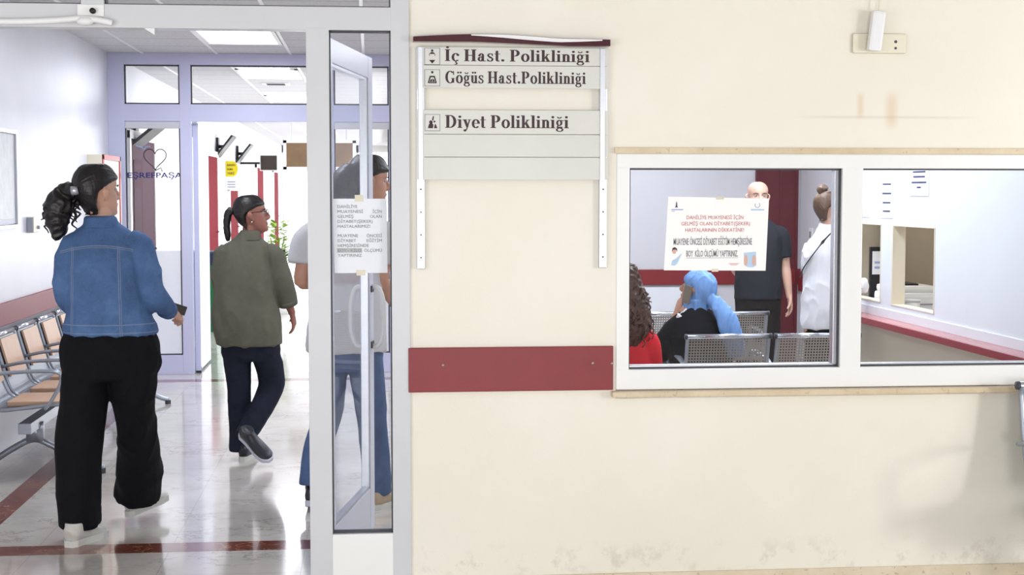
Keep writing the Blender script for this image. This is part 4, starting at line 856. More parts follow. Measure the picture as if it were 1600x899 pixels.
def add_hand(bm, W_, d, n, side=1, curl=25, k=1.0, thumb=0.7):
    W_ = Vector(W_); d = Vector(d).normalized(); n = Vector(n); n = (n - d * n.dot(d)).normalized(); u = d.cross(n) * side
    def P(a, b, c): return W_ + (d * a + u * b + n * c) * k
    loft(bm, [tuple(P(-0.015, 0, 0)) + (0.024 * k, 0.02 * k), tuple(P(0.02, 0, 0)) + (0.032 * k, 0.017 * k), tuple(P(0.06, 0.002, 0)) + (0.041 * k, 0.0145 * k), tuple(P(0.09, 0, 0)) + (0.039 * k, 0.011 * k)], u, 3, 14)
    for o, L in zip((0.031, 0.0105, -0.0105, -0.030), (0.068, 0.078, 0.072, 0.056)):
        p = P(0.083 - abs(o) * 0.15, o, 0); pts = [tuple(p) + (0.0095 * k, 0.009 * k)]; ang = curl * 0.4
        for j, f in enumerate((0.45, 0.3, 0.25)):
            ang += curl * (1.0 if j else 0.5); dd = d * math.cos(R(ang)) + n * math.sin(R(ang)); p = p + dd * L * f * k
            pts.append(tuple(p) + ((0.0088 - 0.0009 * j) * k, (0.0082 - 0.0009 * j) * k))
        loft(bm, pts, u, 3, 10)
    p = P(0.02, 0.026, 0.004); pts = [tuple(p) + (0.013 * k, 0.012 * k)]
    for f, a in ((0.04, 0.0), (0.03, 0.35), (0.022, 0.7)):
        dd = (d * (0.7 + a * 0.4) + u * (thumb - a * 0.6) + n * (0.35 + a * 0.5)).normalized(); p = p + dd * f * k; pts.append(tuple(p) + ((0.0115 - 0.003 * a) * k, (0.011 - 0.003 * a) * k))
    loft(bm, pts, u, 3, 10)
def add_leg(bm, H_, K_, A_, k=1.0):
    H_, K_, A_ = Vector(H_), Vector(K_), Vector(A_)
    pts = [(H_, 0.085), (H_.lerp(K_, 0.3), 0.078), (H_.lerp(K_, 0.7), 0.06), (K_, 0.052), (K_.lerp(A_, 0.28), 0.054), (K_.lerp(A_, 0.7), 0.038), (A_, 0.032)]
    loft(bm, [tuple(p) + (r * k, r * k) for p, r in pts], (1, 0, 0), 3, 14)
def shoe(parent, heel, yaw_, pit=0, roll=0, s=1.0, up='shoe_white', so='sole_white', wdt=1.0):
    mx = Matrix.Translation(heel) @ Matrix.Rotation(R(-yaw_), 4, 'Z') @ Matrix.Rotation(R(pit), 4, 'X') @ Matrix.Rotation(R(roll), 4, 'Y') @ Matrix.Diagonal((s * wdt, s, s, 1))
    bm = B(); loft(bm, [(0, 0.002, 0.05, 0.018, 0.03), (0, 0.02, 0.055, 0.031, 0.047), (0, 0.07, 0.058, 0.034, 0.05), (0, 0.12, 0.046, 0.038, 0.038), (0, 0.18, 0.034, 0.044, 0.028), (0, 0.235, 0.028, 0.040, 0.02), (0, 0.265, 0.024, 0.02, 0.01)], (1, 0, 0), 4, 16)
    loft(bm, [(0, 0.05, 0.07, 0.034, 0.042), (0, 0.05, 0.105, 0.034, 0.044)], (1, 0, 0), 2, 14, False)
    bmesh.ops.transform(bm, matrix=mx, verts=bm.verts); sh = link('shoe', remesh(bm, 0.005, 2), up, parent)
    bm = B(); out = [(-0.028, 0.02), (-0.03, 0.08), (-0.036, 0.13), (-0.046, 0.19), (-0.040, 0.245), (-0.015, 0.275), (0.015, 0.275), (0.04, 0.245), (0.046, 0.19), (0.036, 0.13), (0.03, 0.08), (0.028, 0.02), (0.014, -0.004), (-0.014, -0.004)]
    a = [bm.verts.new((x, y, 0.0)) for x, y in out]; b = [bm.verts.new((x * 1.03, y, 0.03)) for x, y in out]; bm.faces.new(a); bm.faces.new(b[::-1])
    for i in range(len(a)): bm.faces.new((a[i], a[(i + 1) % len(a)], b[(i + 1) % len(a)], b[i]))
    bmesh.ops.transform(bm, matrix=mx, verts=bm.verts); obj('sole', bm, so, sh)
def finish_body(bm, Hm, skin, parent, voxel=0.0045, extra=None, lips=(150, 80, 76), brow=(40, 28, 24)):
    me = remesh(bm, voxel, 3); inv = Hm.inverted()
    sock = [Vector((s * 0.031, 0.086, 0.117)) for s in (-1, 1)]
    hc = Hm @ Vector((0, 0, 0.1)); fd = (Hm.to_3x3() @ Vector((0, 1, 0))).normalized()
    for v in me.vertices:
        if (v.co - hc).length < 0.2:
            q = inv @ v.co
            if q.y > 0.03:
                dd = 0
                for s_ in sock: dd += 0.009 * math.exp(-((q.x - s_.x) ** 2 / 0.00028 + (q.z - s_.z) ** 2 / 0.00010))
                dd += 0.0022 * math.exp(-((q.z - 0.0462) ** 2 / 0.000003)) * (1 if abs(q.x) < 0.022 and q.y > 0.07 else 0)
                v.co -= fd * dd
    me.materials.clear(); lp = mat('lips_' + parent.name, lips, 0.4, var=0.03)
    b = link('body', me, [skin, lp], parent)
    for p in me.polygons:
        c = p.center
        if (c - hc).length < 0.2:
            q = inv @ c
            if q.y > 0.084 and abs(q.x) < 0.021 - abs(q.z - 0.046) * 0.6 and 0.036 < q.z < 0.055: p.material_index = 1
    for s_ in (-1, 1):
        e = B(); ball(e, Hm @ Vector((s_ * 0.030, 0.0685, 0.117)), 0.0115, seg=16); eb = obj('eye', e, 'eye_white', parent, True)
        e = B(); ball(e, Hm @ Vector((s_ * 0.030, 0.0762, 0.117)), 0.0052, seg=12); obj('iris', e, 'iris', eb, True)
        e = B(); tube(e, [Hm @ Vector((s_ * x, y, z)) for x, y, z in ((0.014, 0.089, 0.131), (0.028, 0.0885, 0.136), (0.042, 0.081, 0.135), (0.052, 0.071, 0.129))], [0.002, 0.003, 0.0026, 0.0014], 6); obj('eyebrow', e, mat('brow_' + parent.name, brow, 0.7), parent, True)
    return b
def hair_cap(bm, Hm, off=0.010, nape=0.045, mode='tied'):
    ys = {'tied': [(nape, -0.040), (0.055, -0.030), (0.09, -0.022), (0.112, -0.010), (0.13, 0.030), (0.148, 0.062), (0.166, 0.080), (0.188, 0.072), (0.208, 0.046), (0.2195, 0.012)]}[mode]
    out = []
    for z, yf in ys:
        yb = None
        for a, b in zip(HR, HR[1:]):
            if a[0] <= z <= b[0]:
                t = (z - a[0]) / (b[0] - a[0]); yb = a[2] + (b[2] - a[2]) * t; hw = a[3] + (b[3] - a[3]) * t; fr = a[1] + (b[1] - a[1]) * t
        zz = z + (off if z > 0.2 else off * 0.4 if z > 0.18 else 0)
        out.append((zz, min(yf + (off * 0.8 if z > 0.16 else 0), fr + off * 0.7), yb - off, max(hw, 0.052) + off * 0.9))
    out = [(nape - 0.012, -0.055, -0.07, 0.035)] + out + [(0.220 + off, 0.0, -0.02, 0.01)]
    ringstack(bm, out, Hm)
def strands(me, Hm, amp=0.0016, tie=Vector((0, -0.11, 0.12)), freq=55, seed=0):
    inv = Hm.inverted(); ns = [v.normal.copy() for v in me.vertices]
    for v, nn in zip(me.vertices, ns):
        q = inv @ v.co - tie
        a = math.atan2(q.x, q.z + 1e-6); b = math.atan2(q.x, q.y + 1e-6)
        v.co += nn * amp * (noise.noise(Vector((a * freq * 0.35, seed, q.length * 8))) + 0.6 * noise.noise(Vector((b * freq * 0.5, seed + 3, q.length * 6))))
def wavy(bm, a, b, r, wob, n=14, turns=3, ph=0, seg=6):
    a, b = Vector(a), Vector(b); d = (b - a).normalized(); u = d.orthogonal().normalized(); v = d.cross(u); pts = []; rs = []
    for i in range(n + 1):
        t = i / n; w_ = wob * min(1, t * 3); an = ph + turns * 2 * PI * t
        pts.append(a.lerp(b, t) + (u * math.cos(an) + v * math.sin(an)) * w_); rs.append(r * (1 - 0.6 * t ** 3))
    tube(bm, pts, rs, seg)
def skinm(name, rgb): return mat(name, rgb, 0.5, var=0.05, scale=14, bump=0.05, bscale=300)
M['eye_white'] = mat('eye_white', (178, 168, 162), 0.35); M['iris'] = mat('eye_iris', (40, 26, 20), 0.15)
M['shoe_white'] = mat('off_white_canvas', (206, 203, 196), 0.6, bump=0.1, bscale=300); M['sole_white'] = mat('white_rubber_sole', (214, 214, 208), 0.5)
M['shoe_dark'] = mat('dark_shoe_leather', (34, 36, 44), 0.4); M['sole_grey'] = mat('pale_lilac_sole', (196, 196, 212), 0.5); M['shoe_beige'] = mat('beige_suede', (178, 158, 134), 0.7)
M['hairdark'] = mat('dark_brown_hair', (22, 17, 16), 0.42, var=0.3, scale=60, stretch=(1, 1, 0.2)); M['hairbrown'] = mat('brown_hair', (88, 66, 50), 0.5, var=0.3, scale=60)
M['haircurl'] = mat('chestnut_curls', (70, 42, 30), 0.5, var=0.35, scale=40)
M['blackcloth'] = mat('black_cloth', (14, 14, 19), 0.85, var=0.15, scale=20, spec=0.2, bump=0.15, bscale=250)
M['charcoal'] = mat('charcoal_tshirt', (42, 44, 50), 0.85, var=0.06, scale=5, spec=0.2); M['brownblack'] = mat('dark_brown_trousers', (40, 35, 36), 0.85, var=0.1, spec=0.2)
M['olive'] = mat('olive_shirt', (97, 96, 84), 0.85, var=0.1, scale=12, spec=0.2, bump=0.3, bscale=260)
M['darkjeans'] = mat('dark_navy_jeans', (27, 31, 45), 0.8, var=0.2, scale=16, spec=0.2, bump=0.2, bscale=300); M['jeans'] = mat('mid_blue_jeans', (76, 96, 132), 0.8, var=0.15, scale=10, spec=0.2, bump=0.2, bscale=300)
M['whiteshirt'] = mat('white_shirt', (222, 224, 230), 0.8, var=0.03, spec=0.2, bump=0.2, bscale=200); M['greytee'] = mat('pale_grey_tshirt', (196, 196, 200), 0.8, var=0.03, spec=0.2, bump=0.2, bscale=200)
M['scarf'] = mat('sky_blue_headscarf', (118, 158, 214), 0.7, var=0.1, scale=14, spec=0.2, stretch=(4, 4, 1)); M['coat'] = mat('black_coat', (24, 24, 28), 0.85, var=0.1, spec=0.2, bump=0.15, bscale=200)
M['redknit'] = mat('bright_red_jumper', (212, 40, 52), 0.8, var=0.06, spec=0.2, bump=0.3, bscale=200)
M['skin1'] = skinm('warm_light_skin', (206, 160, 138)); M['skin2'] = skinm('brown_skin', (150, 98, 84)); M['skin3'] = skinm('tanned_skin', (184, 136, 114)); M['skin4'] = skinm('pale_skin', (206, 166, 146))
def denim():
    t = NT('blue_denim'); X, Y, Z = t.xyz()
    base = t.ramp(t.noise(7, 5, 0.65), [(0.28, lin((50, 76, 116))), (0.55, lin((70, 99, 144))), (0.8, lin((96, 126, 170)))])
    tw = t.noise(260, 2, 0.5); base = t.mix(t.math('MULTIPLY', tw, 0.35), base, lin((120, 148, 186)))
    torso = t.math('MULTIPLY', t.math('GREATER_THAN', X, -1.385), t.math('LESS_THAN', X, -1.062))
    zc = t.math('ADD', Z, t.math('MULTIPLY', t.math('POWER', t.math('ABSOLUTE', t.math('SUBTRACT', X, -1.21)), 2), 0.9))
    s = t.math('MULTIPLY', t.math('MAXIMUM', t.line(zc, 1.36, 0.003, 0.5), t.line(zc, 1.352, 0.002, 0.5)), torso)
    for xc, dx in ((-1.125, -0.06), (-1.33, 0.03)):
        xs = t.math('ADD', X, t.math('MULTIPLY', t.math('SUBTRACT', 1.36, Z), -dx * -1.0 * 0.5))
        v = t.math('MULTIPLY', t.math('MAXIMUM', t.line(xs, xc, 0.0025, 0.5), t.line(xs, xc + 0.008, 0.002, 0.5)), t.math('LESS_THAN', Z, 1.355))
        s = t.math('MAXIMUM', s, v)
    s = t.math('MAXIMUM', s, t.math('MAXIMUM', t.line(Z, 1.005, 0.003, 0.5), t.line(Z, 0.968, 0.0025, 0.5)))
    c = t.mix(t.math('MULTIPLY', s, 0.4), base, lin((158, 166, 182)))
    t.l(c, t.b.inputs['Base Color']); t.b.inputs['Roughness'].default_value = 0.85; t.b.inputs['Specular IOR Level'].default_value = 0.2
    t.bump(t.math('ADD', t.math('MULTIPLY', tw, 0.4), t.math('MULTIPLY', s, -0.6)), 0.35, 0.003)
    return t.m
M['denim'] = denim()

# ---- woman in the denim jacket, walking away
p = thing('person', 'woman in a blue denim jacket and black wide trousers, dark curly ponytail, walking away', 'person')
y = 6.82
Hm = head_matrix((-1.222, y, 1.492), 50, -2)
bm = B()
loft(bm, [(-1.185, y, 0.80, 0.13, 0.09), (-1.185, y, 0.92, 0.155, 0.10), (-1.185, y, 1.05, 0.12, 0.085), (-1.195, y, 1.22, 0.135, 0.09), (-1.2, y, 1.34, 0.14, 0.08), (-1.205, y, 1.42, 0.085, 0.06), (-1.21, y, 1.46, 0.052, 0.052), (-1.215, y + 0.005, 1.52, 0.05, 0.05), (-1.22, y + 0.0, 1.57, 0.048, 0.05)], horiz=True, n=3)
add_head(bm, Hm)
add_arm(bm, (-1.055, y, 1.36), (-0.985, y + 0.0, 1.13), (-0.945, y + 0.17, 1.045)); add_hand(bm, (-0.94, y + 0.185, 1.04), (0.45, 0.8, -0.25), (-0.6, 0.3, -0.5), 1, 42)
add_arm(bm, (-1.335, y, 1.35), (-1.375, y, 1.12), (-1.28, y + 0.19, 1.04)); add_hand(bm, (-1.275, y + 0.2, 1.035), (0.4, 0.8, -0.2), (0.6, 0.1, -0.6), -1, 30)
add_leg(bm, (-1.27, y, 0.84), (-1.325, y + 0.0, 0.47), (-1.335, y - 0.0, 0.08)); add_leg(bm, (-1.10, y, 0.84), (-1.09, y + 0.16, 0.48), (-1.15, y + 0.45, 0.12))
finish_body(bm, Hm, 'skin1', p)
bm = B(); hair_cap(bm, Hm, 0.014, 0.012)
hb = [Hm @ Vector((0, -0.10, 0.13))]
me = remesh(bm, 0.004, 2); strands(me, Hm, 0.002, seed=1); hr = link('hair', me, 'hairdark', p)
bm = B(); c0 = Hm @ Vector((0.01, -0.115, 0.12))
loft(bm, [tuple(c0) + (0.016, 0.016), (-1.365, y, 1.60, 0.05, 0.045), (-1.395, y - 0.01, 1.545, 0.062, 0.05), (-1.405, y - 0.01, 1.48, 0.055, 0.045), (-1.405, y, 1.42, 0.035, 0.03), (-1.41, y, 1.385, 0.015, 0.015)], (1, 0, 0), 4, 14)
me = remesh(bm, 0.006, 1); folds(me, 0.008, 22, 22, 3, 0.004); pt = link('ponytail', me, 'hairdark', p)
bm = B()
for k in range(46):
    a = random.uniform(0, 2 * PI); t_ = random.random(); top = Vector((-1.36, y, 1.60)).lerp(Vector((-1.395, y, 1.50)), t_) + Vector((math.cos(a) * 0.045, math.sin(a) * 0.04, 0.02))
    wavy(bm, top, top + Vector((random.uniform(-0.05, 0.03), random.uniform(-0.03, 0.03), -random.uniform(0.06, 0.12))), 0.0065, random.uniform(0.006, 0.014), ph=a, turns=random.uniform(1, 2.4))
for k in range(5):
    a = k * 0.35; tube(bm, [(-1.385 - 0.045 * math.sin(b_) - 0.004 * k, y - 0.02 + 0.008 * k, 1.545 + 0.055 * math.cos(b_)) for b_ in [PI * q / 10 for q in range(11)]], 0.0016, 5)
obj('curl', bm, 'hairdark', pt, True)
bm = B(); loft(bm, [tuple(c0 + Vector((0.012, 0, 0))) + (0.02, 0.02), tuple(c0 - Vector((0.018, 0, 0.004))) + (0.021, 0.021)], (0, 1, 0), 2, 14, False); obj('hair_tie', bm, 'alu', pt, True)
jk = garment('denim_jacket', [{'r': [(-1.18, y, 0.955, 0.212, 0.15), (-1.182, y, 0.985, 0.208, 0.148), (-1.19, y, 1.08, 0.185, 0.14), (-1.2, y, 1.2, 0.172, 0.138), (-1.203, y, 1.30, 0.17, 0.125), (-1.205, y, 1.37, 0.165, 0.10), (-1.207, y, 1.415, 0.125, 0.08), (-1.21, y, 1.452, 0.078, 0.068), (-1.212, y, 1.478, 0.066, 0.064), (-1.212, y, 1.488, 0.05, 0.05)], 'k': {'horiz': True}},
    [(-1.09, y, 1.37, 0.06, 0.07), (-1.05, y, 1.345, 0.066, 0.072), (-1.02, y + 0.0, 1.26, 0.062, 0.066), (-0.99, y + 0.0, 1.16, 0.058, 0.064), (-0.975, y + 0.03, 1.11, 0.056, 0.058), (-0.955, y + 0.12, 1.07, 0.048, 0.048), (-0.945, y + 0.16, 1.05, 0.042, 0.042)],
    [(-1.30, y, 1.365, 0.06, 0.07), (-1.34, y, 1.34, 0.062, 0.07), (-1.365, y, 1.25, 0.058, 0.064), (-1.372, y, 1.15, 0.056, 0.062), (-1.365, y + 0.04, 1.10, 0.054, 0.056), (-1.30, y + 0.14, 1.06, 0.046, 0.046), (-1.285, y + 0.18, 1.045, 0.041, 0.041)]], 'denim', p, 0.007, 0.008, 9, 9, 2.0, fine=0.0012)
bm = B(); loft(bm, [(-1.208, y - 0.002, 1.438, 0.092, 0.08), (-1.212, y - 0.006, 1.462, 0.078, 0.076), (-1.215, y - 0.004, 1.484, 0.072, 0.072), (-1.215, y, 1.492, 0.06, 0.06)], n=3, horiz=True); obj('collar', bm, 'denim', jk, True)
bm = B(); tube(bm, [(-0.952, y + 0.145, 1.058), (-0.941, y + 0.185, 1.043)], [0.047, 0.043], 18); obj('cuff', bm, 'denim', jk, True)
garment('wide_trousers', [{'r': [(-1.184, y, 0.985, 0.185, 0.125), (-1.183, y, 0.93, 0.215, 0.14), (-1.183, y, 0.87, 0.226, 0.145), (-1.183, y, 0.80, 0.222, 0.14), (-1.185, y, 0.75, 0.19, 0.12)], 'k': {'horiz': True}},
    [(-1.29, y, 0.84, 0.10, 0.12), (-1.30, y, 0.70, 0.107, 0.115), (-1.32, y, 0.55, 0.105, 0.11), (-1.333, y, 0.35, 0.1, 0.105), (-1.335, y, 0.18, 0.093, 0.105), (-1.335, y + 0.01, 0.075, 0.092, 0.105)],
    [(-1.085, y, 0.84, 0.105, 0.12), (-1.09, y + 0.03, 0.72, 0.105, 0.115), (-1.095, y + 0.13, 0.55, 0.09, 0.10), (-1.10, y + 0.26, 0.38, 0.098, 0.105), (-1.12, y + 0.38, 0.22, 0.11, 0.11), (-1.14, y + 0.44, 0.12, 0.112, 0.11)]], 'blackcloth', p, 0.009, 0.008, 2.5, 9, 5.0)
shoe(p, (-1.36, y - 0.12, 0.0), 22, 0, s=1.0, wdt=1.3); shoe(p, (-1.175, y + 0.36, 0.03), 36, 10, 0, s=0.98, wdt=1.1)
ph = thing('mobile_phone', 'black mobile phone in the right hand of the woman in denim', 'phone')
bm = B(); box(bm, -0.022, -0.045, -0.005, 0.022, 0.045, 0.005, bev=0.003); bmesh.ops.transform(bm, matrix=Matrix.Translation((-0.912, y + 0.235, 1.05)) @ Matrix.Rotation(R(25), 4, 'Z') @ Matrix.Rotation(R(-70), 4, 'Y') @ Matrix.Rotation(R(80), 4, 'X'), verts=bm.verts); obj('phone_body', bm, 'black', ph)
bm = B(); box(bm, -0.019, -0.04, 0.0045, 0.019, 0.04, 0.0055); bmesh.ops.transform(bm, matrix=Matrix.Translation((-0.912, y + 0.235, 1.05)) @ Matrix.Rotation(R(25), 4, 'Z') @ Matrix.Rotation(R(-70), 4, 'Y') @ Matrix.Rotation(R(80), 4, 'X'), verts=bm.verts); obj('phone_screen', bm, 'screenoff', ph)

# ---- woman in the olive shirt with glasses
p = thing('person', 'woman in a loose olive shirt, dark jeans and glasses walking away, face turned right', 'person')
y = 8.85
Hm = head_matrix((-0.690, y, 1.360), 84, -6, 0, 0.97)
bm = B()
loft(bm, [(-0.72, y, 0.72, 0.12, 0.09), (-0.72, y, 0.84, 0.145, 0.10), (-0.725, y, 0.96, 0.12, 0.085), (-0.73, y, 1.1, 0.13, 0.09), (-0.73, y, 1.22, 0.14, 0.08), (-0.72, y, 1.30, 0.08, 0.06), (-0.712, y, 1.34, 0.05, 0.05), (-0.705, y, 1.40, 0.047, 0.05), (-0.70, y, 1.44, 0.045, 0.05)], horiz=True, n=3)
add_head(bm, Hm)
add_arm(bm, (-0.575, y, 1.23), (-0.515, y, 1.02), (-0.475, y + 0.04, 0.89), 0.95); add_hand(bm, (-0.47, y + 0.045, 0.875), (0.15, 0.3, -1), (-1, 0.2, 0), 1, 22, 0.95)
add_arm(bm, (-0.875, y, 1.23), (-0.885, y + 0.02, 1.01), (-0.80, y + 0.2, 0.95), 0.95); add_hand(bm, (-0.795, y + 0.21, 0.95), (0.4, 0.8, 0), (0.2, 0, -1), -1, 30, 0.95)
add_leg(bm, (-0.80, y, 0.76), (-0.80, y, 0.42), (-0.79, y, 0.08)); add_leg(bm, (-0.63, y, 0.76), (-0.585, y + 0.06, 0.43), (-0.745, y - 0.16, 0.19))
finish_body(bm, Hm, 'skin2', p, lips=(110, 54, 54))
bm = B(); hair_cap(bm, Hm, 0.011, 0.015); me = remesh(bm, 0.004, 2); strands(me, Hm, 0.0012, seed=5); hr = link('hair', me, 'hairdark', p)
bm = B(); c0 = Hm @ Vector((0, -0.105, 0.13))
loft(bm, [tuple(c0) + (0.014, 0.014), (-0.822, y, 1.492, 0.017, 0.02), (-0.84, y, 1.46, 0.022, 0.022), (-0.846, y, 1.40, 0.022, 0.02), (-0.842, y, 1.35, 0.02, 0.018), (-0.838, y, 1.31, 0.01, 0.01)], (0, 1, 0), 4, 12)
me = remesh(bm, 0.005, 1); folds(me, 0.003, 30, 30, 3, 0.002); link('ponytail', me, 'hairdark', p)
sh = garment('olive_shirt', [{'r': [(-0.72, y, 0.69, 0.192, 0.15), (-0.722, y, 0.73, 0.196, 0.155), (-0.735, y, 0.85, 0.20, 0.165), (-0.742, y, 0.98, 0.188, 0.16), (-0.742, y, 1.10, 0.175, 0.145), (-0.738, y, 1.20, 0.165, 0.12), (-0.732, y, 1.27, 0.14, 0.095), (-0.722, y, 1.315, 0.085, 0.075), (-0.715, y, 1.345, 0.062, 0.064), (-0.713, y, 1.36, 0.055, 0.058)], 'k': {'horiz': True}},
    [(-0.61, y, 1.235, 0.06, 0.07), (-0.575, y, 1.215, 0.066, 0.07), (-0.545, y, 1.12, 0.064, 0.068), (-0.52, y, 1.03, 0.062, 0.064), (-0.50, y + 0.015, 0.965, 0.06, 0.06), (-0.492, y + 0.025, 0.935, 0.054, 0.056)],
    [(-0.845, y, 1.235, 0.06, 0.07), (-0.865, y, 1.21, 0.062, 0.07), (-0.878, y, 1.1, 0.06, 0.065), (-0.87, y + 0.03, 1.0, 0.056, 0.06), (-0.83, y + 0.14, 0.97, 0.045, 0.045)]], 'olive', p, 0.008, 0.010, 3.5, 8, 9.0)
bm = B(); loft(bm, [(-0.718, y - 0.004, 1.312, 0.082, 0.078), (-0.712, y - 0.008, 1.338, 0.068, 0.068), (-0.708, y - 0.004, 1.368, 0.06, 0.062), (-0.707, y, 1.374, 0.05, 0.05)], n=3, horiz=True); obj('collar', bm, 'olive', sh, True)
bm = B(); tube(bm, [(-0.496, y + 0.02, 0.955), (-0.490, y + 0.03, 0.925)], [0.061, 0.058], 18); obj('rolled_cuff', bm, 'olive', sh, True)
garment('jeans', [{'r': [(-0.715, y, 0.80, 0.15, 0.11), (-0.715, y, 0.72, 0.17, 0.12), (-0.715, y, 0.64, 0.175, 0.12), (-0.715, y, 0.60, 0.15, 0.1)], 'k': {'horiz': True}},
    [(-0.80, y, 0.66, 0.082, 0.095), (-0.79, y, 0.52, 0.075, 0.085), (-0.785, y, 0.36, 0.066, 0.07), (-0.785, y, 0.2, 0.062, 0.066), (-0.785, y, 0.055, 0.062, 0.072)],
    [(-0.635, y, 0.66, 0.085, 0.095), (-0.60, y + 0.03, 0.53, 0.08, 0.088), (-0.60, y + 0.03, 0.42, 0.076, 0.08), (-0.66, y - 0.05, 0.30, 0.066, 0.07), (-0.72, y - 0.13, 0.20, 0.062, 0.066), (-0.745, y - 0.165, 0.155, 0.058, 0.062)]], 'darkjeans', p, 0.008, 0.004, 5, 9, 1.0)
shoe(p, (-0.765, y - 0.08, 0.0), 12, s=0.95, up='shoe_dark', so='sole_white'); 
shoe(p, (-0.765, y - 0.17, 0.175), 122, -34, 28, 0.93, 'shoe_dark', 'sole_grey', 1.15)
bm = B()
for s_ in (-1, 1):
    tube(bm, [Hm @ Vector((s_ * x, yy, z)) for x, yy, z in ((0.056, 0.093, 0.120), (0.074, 0.085, 0.122), (0.078, 0.02, 0.123), (0.080, -0.012, 0.118))], 0.0022, 6)
    tube(bm, [Hm @ Vector((s_ * (0.033 + 0.024 * math.cos(a)), 0.099 - 0.006 * math.cos(a) , 0.114 + 0.017 * math.sin(a))) for a in [2 * PI * k / 16 for k in range(17)]], 0.0018, 6)
tube(bm, [Hm @ Vector((x, 0.105, 0.119)) for x in (-0.01, 0.01)], 0.0018, 6)
gl = obj('glasses', bm, 'black', p, True)
bm = B(); ball(bm, Hm @ Vector((0.084, -0.004, 0.066)), 0.005); obj('earring', bm, 'chrome', p, True)

# ---- dark-haired person behind the side light
p = thing('person', 'dark-haired person in a pale t-shirt and blue jeans behind the open door leaf', 'person')
y = 7.42
Hm = head_matrix((-0.012, y, 1.548), 74, 6, 0, 1.0)
bm = B()
loft(bm, [(-0.12, y, 0.80, 0.13, 0.10), (-0.12, y, 0.92, 0.16, 0.11), (-0.12, y, 1.06, 0.13, 0.1), (-0.12, y, 1.24, 0.15, 0.105), (-0.11, y, 1.38, 0.16, 0.09), (-0.08, y, 1.47, 0.085, 0.065), (-0.05, y, 1.52, 0.055, 0.055), (-0.03, y, 1.58, 0.052, 0.055), (-0.025, y, 1.63, 0.05, 0.055)], horiz=True, n=3)
add_head(bm, Hm)
add_arm(bm, (-0.305, y, 1.39), (-0.345, y + 0.0, 1.155), (-0.18, y + 0.18, 1.13), 1.05); add_hand(bm, (-0.165, y + 0.19, 1.13), (0.8, 0.5, 0.1), (0.3, -0.3, -1), -1, 35)
add_arm(bm, (0.075, y + 0.0, 1.39), (0.055, y - 0.02, 1.16), (0.14, y + 0.12, 1.0), 1.05); add_hand(bm, (0.145, y + 0.135, 0.985), (0.3, 0.6, -0.5), (-0.6, 0.3, -0.3), 1, 35)
add_leg(bm, (-0.20, y, 0.86), (-0.22, y + 0.1, 0.47), (-0.305, y - 0.02, 0.10)); add_leg(bm, (-0.03, y, 0.86), (0.0, y, 0.46), (0.03, y + 0.0, 0.09))
finish_body(bm, Hm, 'skin3', p, lips=(170, 84, 84))
bm = B(); hair_cap(bm, Hm, 0.018, 0.01)
loft(bm, [(-0.05, y, 1.74, 0.085, 0.07), (-0.10, y - 0.0, 1.68, 0.09, 0.08), (-0.125, y - 0.01, 1.60, 0.085, 0.085), (-0.13, y - 0.01, 1.50, 0.075, 0.08), (-0.13, y - 0.015, 1.42, 0.04, 0.05)], (1, 0, 0), 4, 14, horiz=True)
me = remesh(bm, 0.005, 2); strands(me, Hm, 0.002, seed=8); link('hair', me, 'hairdark', p)
garment('tshirt', [{'r': [(-0.12, y, 0.80, 0.20, 0.15), (-0.12, y, 0.86, 0.20, 0.15), (-0.12, y, 1.0, 0.185, 0.14), (-0.12, y, 1.2, 0.18, 0.14), (-0.115, y, 1.34, 0.19, 0.12), (-0.105, y, 1.42, 0.16, 0.095), (-0.08, y, 1.48, 0.10, 0.075), (-0.06, y, 1.51, 0.065, 0.065)], 'k': {'horiz': True}},
    [(-0.26, y, 1.40, 0.07, 0.075), (-0.31, y, 1.36, 0.072, 0.078), (-0.335, y, 1.27, 0.068, 0.075), (-0.338, y, 1.25, 0.066, 0.074)],
    [(0.03, y, 1.40, 0.07, 0.075), (0.075, y, 1.37, 0.07, 0.078), (0.075, y, 1.28, 0.066, 0.075), (0.073, y, 1.245, 0.064, 0.074)]], 'greytee', p, 0.008, 0.009, 4, 8, 6.0)
garment('jeans', [{'r': [(-0.12, y, 0.92, 0.16, 0.12), (-0.12, y, 0.84, 0.185, 0.13), (-0.12, y, 0.75, 0.18, 0.12), (-0.12, y, 0.7, 0.15, 0.1)], 'k': {'horiz': True}},
    [(-0.205, y, 0.78, 0.09, 0.1), (-0.21, y + 0.06, 0.6, 0.082, 0.09), (-0.225, y + 0.08, 0.45, 0.072, 0.08), (-0.275, y + 0.03, 0.3, 0.068, 0.072), (-0.305, y - 0.01, 0.12, 0.06, 0.07)],
    [(-0.03, y, 0.78, 0.09, 0.1), (-0.01, y, 0.6, 0.084, 0.09), (0.005, y, 0.42, 0.075, 0.08), (0.02, y, 0.25, 0.072, 0.075), (0.03, y, 0.07, 0.07, 0.08)]], 'jeans', p, 0.009, 0.004, 5, 9, 7.0)
shoe(p, (0.015, y - 0.08, 0.0), 30, up='shoe_beige', so='sole_white'); shoe(p, (-0.31, y - 0.09, 0.03), 10, -14, up='shoe_dark', so='sole_grey')

